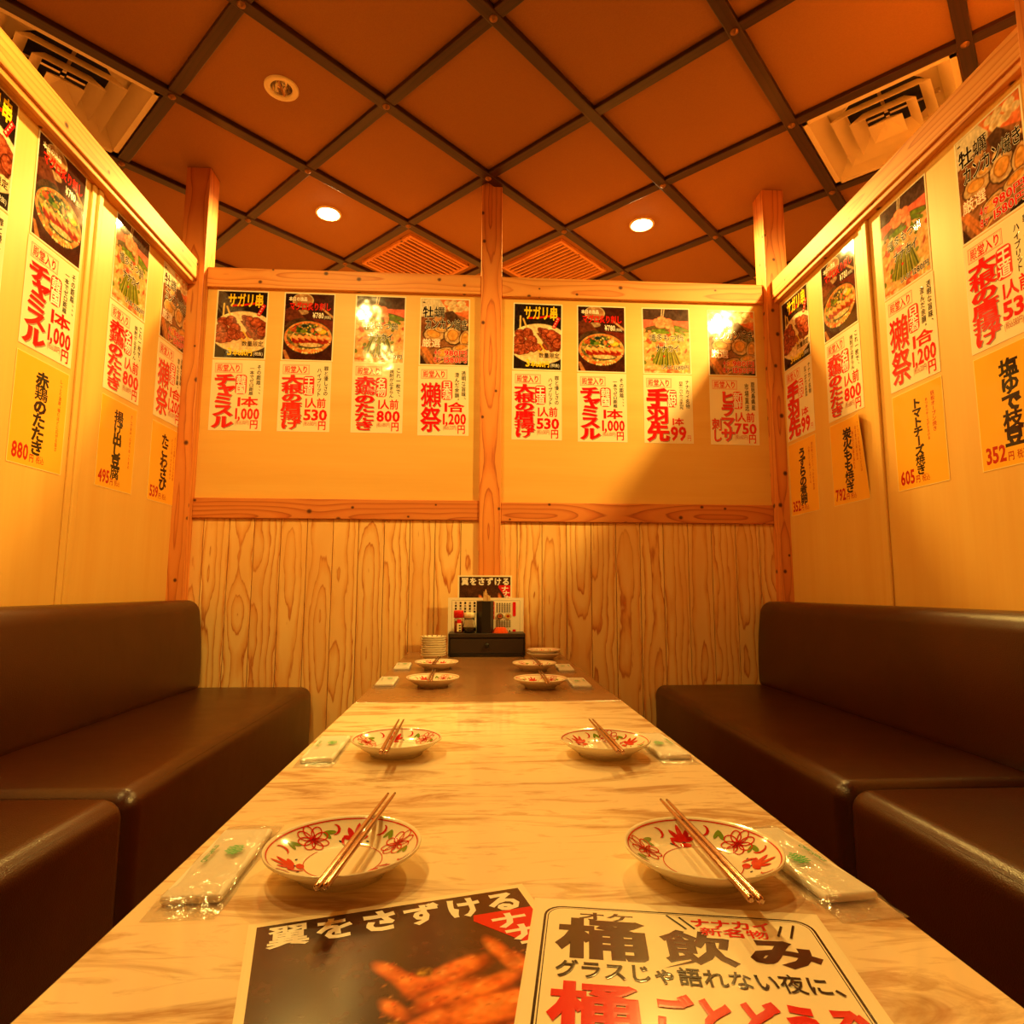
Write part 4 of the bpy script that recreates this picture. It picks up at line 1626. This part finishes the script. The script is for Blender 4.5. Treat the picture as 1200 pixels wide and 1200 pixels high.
for k in range(9):
    if sp0 is None:
        o = sp0 = b.build('small_plate', M['china'], color=True)
    else:
        o = sp0.copy(); C.objects.link(o)
    o.location = (-0.149 + random.uniform(-.001, .001), 2.275, TZ + 0.0079 * k)
    o.rotation_euler = (0, 0, random.random() * 6)
    tag(o, ('small cream plate, %s of the stack left of the black box' % names[k]) if k in (0, 8) else ('small cream plate, %s from the bottom of the stack left of the black box' % names[k]), 'plate', 'stack of small cream plates')

# ---------------------------------------------------------------- chopsticks
CHS = [((-.115, .497), (-.092, .713)), ((-.109, .499), (-.085, .713)), ((.197, .465), (.195, .679)), ((.2035, .463), (.201, .677)),
       ((-.126, .884), (-.1275, 1.1)), ((-.119, .882), (-.1195, 1.1)), ((.194, .872), (.193, 1.088)), ((.2005, .872), (.199, 1.086)),
       ((-.112, 1.545), (-.116, 1.762)), ((-.1055, 1.545), (-.109, 1.762)), ((.168, 1.508), (.170, 1.725)), ((.1745, 1.508), (.177, 1.725)),
       ((-.126, 1.893), (-.122, 2.111)), ((-.1195, 1.893), (-.115, 2.111)), ((.186, 1.853), (.183, 2.071)), ((.1925, 1.853), (.190, 2.071))]
CHL = ['nearest left plate', 'nearest right plate', 'second left plate of the marble table', 'second right plate of the marble table',
       'nearer left plate of the brown table', 'nearer right plate of the brown table', 'farther left plate of the brown table', 'farther right plate of the brown table']
cs0 = None
for k, (p, q) in enumerate(CHS):
    d = Vector((q[0] - p[0], q[1] - p[1]))
    if cs0 is None:
        b = MB()
        Ln = 0.216
        b.tube([(-Ln / 2, 0, 0), (-Ln / 2 + .0008, 0, 0), (-Ln / 2 + .003, 0, 0), (-0.02, 0, 0), (Ln / 2 - .01, 0, 0), (Ln / 2 - .001, 0, 0), (Ln / 2, 0, 0)],
               [0.0014, 0.0024, 0.0029, 0.0026, 0.0015, 0.0012, 0.0006], 14)
        o = cs0 = b.build('metal_chopstick', M['steel'])
    else:
        o = cs0.copy(); C.objects.link(o)
    o.location = ((p[0] + q[0]) / 2, (p[1] + q[1]) / 2, TZ + 0.0243 + 0.0029)
    o.rotation_euler = (0, 0.0, math.atan2(d.y, d.x))
    tag(o, '%s metal chopstick across the %s' % (('left', 'right')[k % 2], CHL[k // 2]), 'chopstick', 'pairs of metal chopsticks')


# ---------------------------------------------------------------- wet towel packets
def make_packet(flip):
    t = thing('wet_towel_packet', '', 'wet towel', (0, 0, 0), 0, 'wrapped wet towels')
    b = MB(); rounded_box(b, -0.0235, 0.0235, -0.072, 0.068, 0.0008, 0.0075, 0.0030, 3, 6)
    tw = weld(b.build('towel', M['towel'], t))
    # wrapper: pillow of film with flat crimped ends
    b = MB()
    W, Ln = 0.0275, 0.094
    nu, nv = 15, 41
    for sgn in (1, -1):
        pts = []
        for i in range(nu):
            u = -1 + 2 * i / (nu - 1)
            for j in range(nv):
                v = -1 + 2 * j / (nv - 1)
                env = max(0.0, 1 - abs(v) ** 10 * 1.0) * (1 if abs(v) < .78 else max(0.0, (0.97 - abs(v)) / .19))
                hgt = 0.0006 + (0.0085 * (1 - abs(u) ** 6) * env if sgn > 0 else 0.0)
                if sgn > 0:
                    hgt += 0.0009 * math.sin(9 * v + 5 * u) * env + (0.0012 * (0.5 + 0.5 * math.sin(40 * u)) if abs(v) > .85 else 0)
                wv = W * (1 + 0.03 * math.sin(7 * v))
                pts.append((u * wv, v * Ln, max(0.0004, hgt)))
        if sgn > 0:
            b.grid(pts, nu, nv)
        else:
            b.grid(pts, nu, nv)
    w = b.build('wrapper', M['film'], t)
    s = MB()

    class Flat(Sheet):
        def __init__(self):
            self.w, self.h = 47, 140
            self.b = s
            self.z = 0.0108
    f = Flat()
    g = tuple(lin((40, 168, 60)))
    # round mark made of small leaves
    for k in range(34):
        a, q = k * 2.4, math.sqrt(k / 34) * 9.5
        cx, cy = 30 + q * math.cos(a) * .8, 62 + q * math.sin(a) * 1.1
        f.poly([(cx + 1.9 * math.cos(a + a2), cy + (1.1 if a2 % 2 else 2.0) * math.sin(a + a2)) for a2 in [0.3, 1.3, 2.3, 3.3, 4.3, 5.3]][::-1], g)
    f.up(0.0001)
    # lettering reads along the packet
    txt = 'Clean Hearts'
    y = 88.0
    for ch in txt:
        bb = glyph(ch, 0.01)[2]
        adv = 1.6 if ch == ' ' else (bb[1] - bb[0]) * 6.2 + 0.7
        if ch != ' ':
            V, F, bb = glyph(ch, 0.03)
            f.b.cur = tuple(lin((46, 140, 56)))
            ids = [f.b.vert(f.P(12 - (vy - 0.36) * -6.8, y - (vx - bb[0]) * 6.4)) for vx, vy, vz in V]
            for fc in F:
                f.b.face([ids[i] for i in fc])
        y -= adv
    s.build('print', M['ink'], t, color=True)
    return t


PK = [('wrapped wet towel beside the nearest left plate', -0.222, 0.606, 0.0), ('wrapped wet towel beside the nearest right plate', 0.292, 0.580, PI),
      ('wrapped wet towel beside the second left plate of the marble table', -0.225, 1.008, 0.0), ('wrapped wet towel beside the second right plate of the marble table', 0.290, 1.000, PI),
      ('wrapped wet towel beside the nearer left plate of the brown table', -0.232, 1.712, 0.0), ('wrapped wet towel beside the nearer right plate of the brown table', 0.270, 1.668, PI),
      ('wrapped wet towel beside the farther left plate of the brown table', -0.229, 2.040, 0.0), ('wrapped wet towel beside the farther right plate of the brown table', 0.277, 1.985, PI)]
pk0 = None
for k, (lab, x, y, a) in enumerate(PK):
    jit = [0.03, 0.10, 0.02, 0.03, 0.03, -0.02, 0.05, -0.04][k]
    loc = (x, y, TZ)
    if pk0 is None:
        pk0 = make_packet(False)
        pk0.location = loc; pk0.rotation_euler = (0, 0, a + jit); pk0['label'] = lab
    else:
        copy_tree(pk0, loc, a + jit, lab)

# ---------------------------------------------------------------- condiment box and what stands on it
BX0, BX1, BY0, BY1 = -0.100, 0.182, 2.335, 2.437
BZT = ZC - 0.160
t = thing('condiment_box', 'black wooden box with a drawer at the far end of the brown table', 'box', ((BX0 + BX1) / 2, (BY0 + BY1) / 2, TZ))
ox, oy = (BX0 + BX1) / 2, (BY0 + BY1) / 2
hh = BZT - TZ
b = MB()
hw, hd = (BX1 - BX0) / 2, (BY1 - BY0) / 2
b.box(-hw, -hw + 0.005, -hd, hd, 0.004, hh - 0.004, 'y'); b.box(hw - 0.005, hw, -hd, hd, 0.004, hh - 0.004, 'y')
b.box(-hw + 0.004, hw - 0.004, -hd + 0.012, hd, 0.0, 0.008, 'x'); b.box(-hw + 0.005, hw - 0.005, hd - 0.006, hd, 0.0, hh - 0.01, 'x')
b.box(-hw + 0.004, hw - 0.004, -hd + 0.004, -hd + 0.012, 0.0, 0.012, 'x')
b.build('case', M['black'], t, bevel=0.001)
b = MB(); b.box(-hw, hw, -hd, hd, hh - 0.016, hh, 'x')
b.build('lid', M['black_soft'], t, bevel=0.002)
b = MB(); b.box(-hw + 0.006, hw - 0.006, -hd + 0.003, hd - 0.01, 0.013, hh - 0.019, 'x')
dr = b.build('drawer', M['black_soft'], t, bevel=0.001)
b = MB(); b.lathe([(0.0, 0.011), (0.006, 0.0105), (0.0085, 0.007), (0.006, 0.003), (0.0045, 0.0)], 20)
kn = b.build('knob', M['black'], dr, loc=(0.0, -hd + 0.003, hh * 0.5))
kn.rotation_euler = (PI / 2, 0, 0)

# hexagonal holder with pale sticks
t = thing('stick_holder', 'tall black hexagonal holder on the black box', 'holder', (0.034, 2.375, BZT))
b = MB(); b.lathe([(0.0, 0.004), (0.029, 0.004), (0.029, 0.117), (0.0325, 0.117), (0.0325, 0.0), (0.0, 0.0)], 6, smooth=False)
b.build('cup', M['black'], t, rotz=math.radians(8))
sk0 = None
for k, (dx, dy, tz) in enumerate([(0.0, 0, 0.140), (0.006, 0.004, 0.146), (-0.006, 0.003, 0.152), (0.011, -0.003, 0.139), (0.003, -0.006, 0.160), (-0.004, -0.005, 0.141), (0.013, 0.005, 0.137)]):
    b = MB(); b.box(-0.0032, 0.0032, -0.0022, 0.0022, 0.0045, tz - .006, 'z'); b.box(-0.0018, 0.0018, -0.0014, 0.0014, tz - .006, tz, 'z')
    o = b.build('wooden_stick', M['pale_wood'], loc=(0.036 + dx, 2.375 + dy, BZT))
    o.rotation_euler = (random.uniform(-.02, .02), random.uniform(-.02, .02), 0)
    tag(o, 'pale wooden stick in the tall black hexagonal holder', 'stick', 'wooden sticks in the black holder')

# spice shaker
t = thing('spice_shaker', 'small spice shaker with red cap on the black box', 'condiment', (-0.064, 2.366, BZT))
b = MB(); b.lathe([(0.0, 0.001), (0.015, 0.001), (0.0165, 0.003), (0.0165, 0.050), (0.014, 0.056), (0.013, 0.058)], 28, cap0=True)
b.build('jar', M['glass'], t)
b = MB(); b.lathe([(0.0, 0.003), (0.0145, 0.003), (0.0145, 0.042), (0.0, 0.042)], 24)
b.build('spice', M['spice'], t)
b = MB(); b.lathe([(0.0165, 0.055), (0.0185, 0.056), (0.0185, 0.078), (0.0165, 0.082), (0.0, 0.083)], 28)
b.build('cap', M['red_cap'], t)
b = MB()
for a0, a1, z0, z1, col in ((-1.9, -0.9, 0.006, 0.036, (244, 226, 176)), (-1.9, -0.9, 0.036, 0.050, (220, 20, 20))):
    b.cur = tuple(lin(col)); n = 10
    P = [(0.0168 * math.cos(a0 + (a1 - a0) * k / n), 0.0168 * math.sin(a0 + (a1 - a0) * k / n), z) for k in range(n + 1) for z in (z0, z1)]
    b.grid(P, n + 1, 2)
for k in range(3):
    b.cur = BLK
    z0 = 0.030 - 0.009 * k
    P = [(0.0170 * math.cos(-1.5 + .5 * q / 4), 0.0170 * math.sin(-1.5 + .5 * q / 4), z) for q in range(5) for z in (z0 - .005, z0)]
    b.grid(P, 5, 2)
b.build('label', M['ink'], t, color=True)

# soy sauce cruet
t = thing('sauce_cruet', 'glass soy sauce cruet with cream cap on the black box', 'condiment', (-0.024, 2.371, BZT))
b = MB(); b.lathe([(0.0, 0.0005), (0.024, 0.0005), (0.026, 0.003), (0.025, 0.022), (0.020, 0.045), (0.0185, 0.056), (0.0165, 0.056), (0.018, 0.045), (0.0225, 0.022), (0.0228, 0.004), (0.0, 0.003)], 32)
b.build('bottle', M['glass'], t)
b = MB(); b.lathe([(0.0, 0.0032), (0.0222, 0.0042), (0.0222, 0.020), (0.0, 0.020)], 28)
b.build('soy_sauce', M['soy'], t)
b = MB(); b.lathe([(0.0190, 0.054), (0.0215, 0.055), (0.0225, 0.066), (0.020, 0.074), (0.0, 0.076)], 28)
b.box(-0.003, 0.003, -0.026, -0.018, 0.062, 0.070)
b.build('cap', M['cream_cap'], t)

# orange dome
b = MB(); b.lathe([(0.030, 0.0), (0.0295, 0.003), (0.025, 0.012), (0.021, 0.018), (0.016, 0.0205), (0.0, 0.021)], 10, smooth=False, cap0=True)
o = b.build('orange_dome', M['orange'], loc=(0.091, 2.368, BZT))
tag(o, 'small glossy orange dome on the black box right of the holder', 'container')

# menu card and flyer standing behind the box
s = Sheet(0.290, 0.212, paper=(250, 236, 206))
s.frame(14, 10, 276, 200, 0.8, BLK)
for k in range(6):
    for j in range(5):
        s.rect(26 + 18 * k, 16 + 11 * j, 33 + 18 * k, 24 + 11 * j, BLK if (k + j) % 3 else GRY)
s.rect(126, 14, 140, 40, RED); s.rect(168, 14, 178, 84, RED, 4); s.rect(248, 16, 260, 70, RED, 3); s.rect(248, 120, 260, 142, RED)
for k in range(4):
    s.rect(170, 30 + 17 * k, 176, 33 + 17 * k, WHT)
for k in range(6):
    x = 186 + 9.6 * k
    for j in range(6):
        s.rect(x, 20 + 6.2 * j, x + 4.6, 24 + 6.2 * j, BLK)
    for j in range(4):
        s.rect(x - 1, 86 + 7 * j, x + 5.5, 91 + 7 * j, tuple(lin((96, 84, 66))))
    s.rect(x, 122, x + 5, 140, BLK)
for cx, cy, r, c0, c1 in ((199, 70, 13, (60, 36, 22), (206, 120, 50)), (230, 70, 13, (206, 186, 120), (230, 160, 60))):
    for k in range(3):
        q = r * (1 - .28 * k)
        s.poly([(cx + q * math.cos(-a * PI / 9), cy + q * .8 * math.sin(-a * PI / 9)) for a in range(18)], tuple(lin([c0, c1, (150, 40, 24)][k]))); s.up()
s.rect(24, 130, 44, 150, RED)
o = s.b.build('menu_card', M['print'], color=True)
o.matrix_world = Matrix.Translation((0.038, 2.4425, TZ + 0.107)) @ Matrix(((1, 0, 0), (0, 0, -1), (0, 1, 0))).to_4x4()
tag(o, 'wide cream laminated menu card standing behind the black box', 'menu')
f2 = MB(); src = wings_ob
o = wings_ob.copy(); C.objects.link(o)
o.matrix_world = Matrix.Translation((0.034, 2.475, TZ + 0.1502)) @ Matrix(((1, 0, 0), (0, 0, -1), (0, 1, 0))).to_4x4() @ Matrix.Rotation(0.0, 4, 'Z')
tag(o, 'dark laminated flyer standing behind the cream menu card at the back wall', 'flyer')
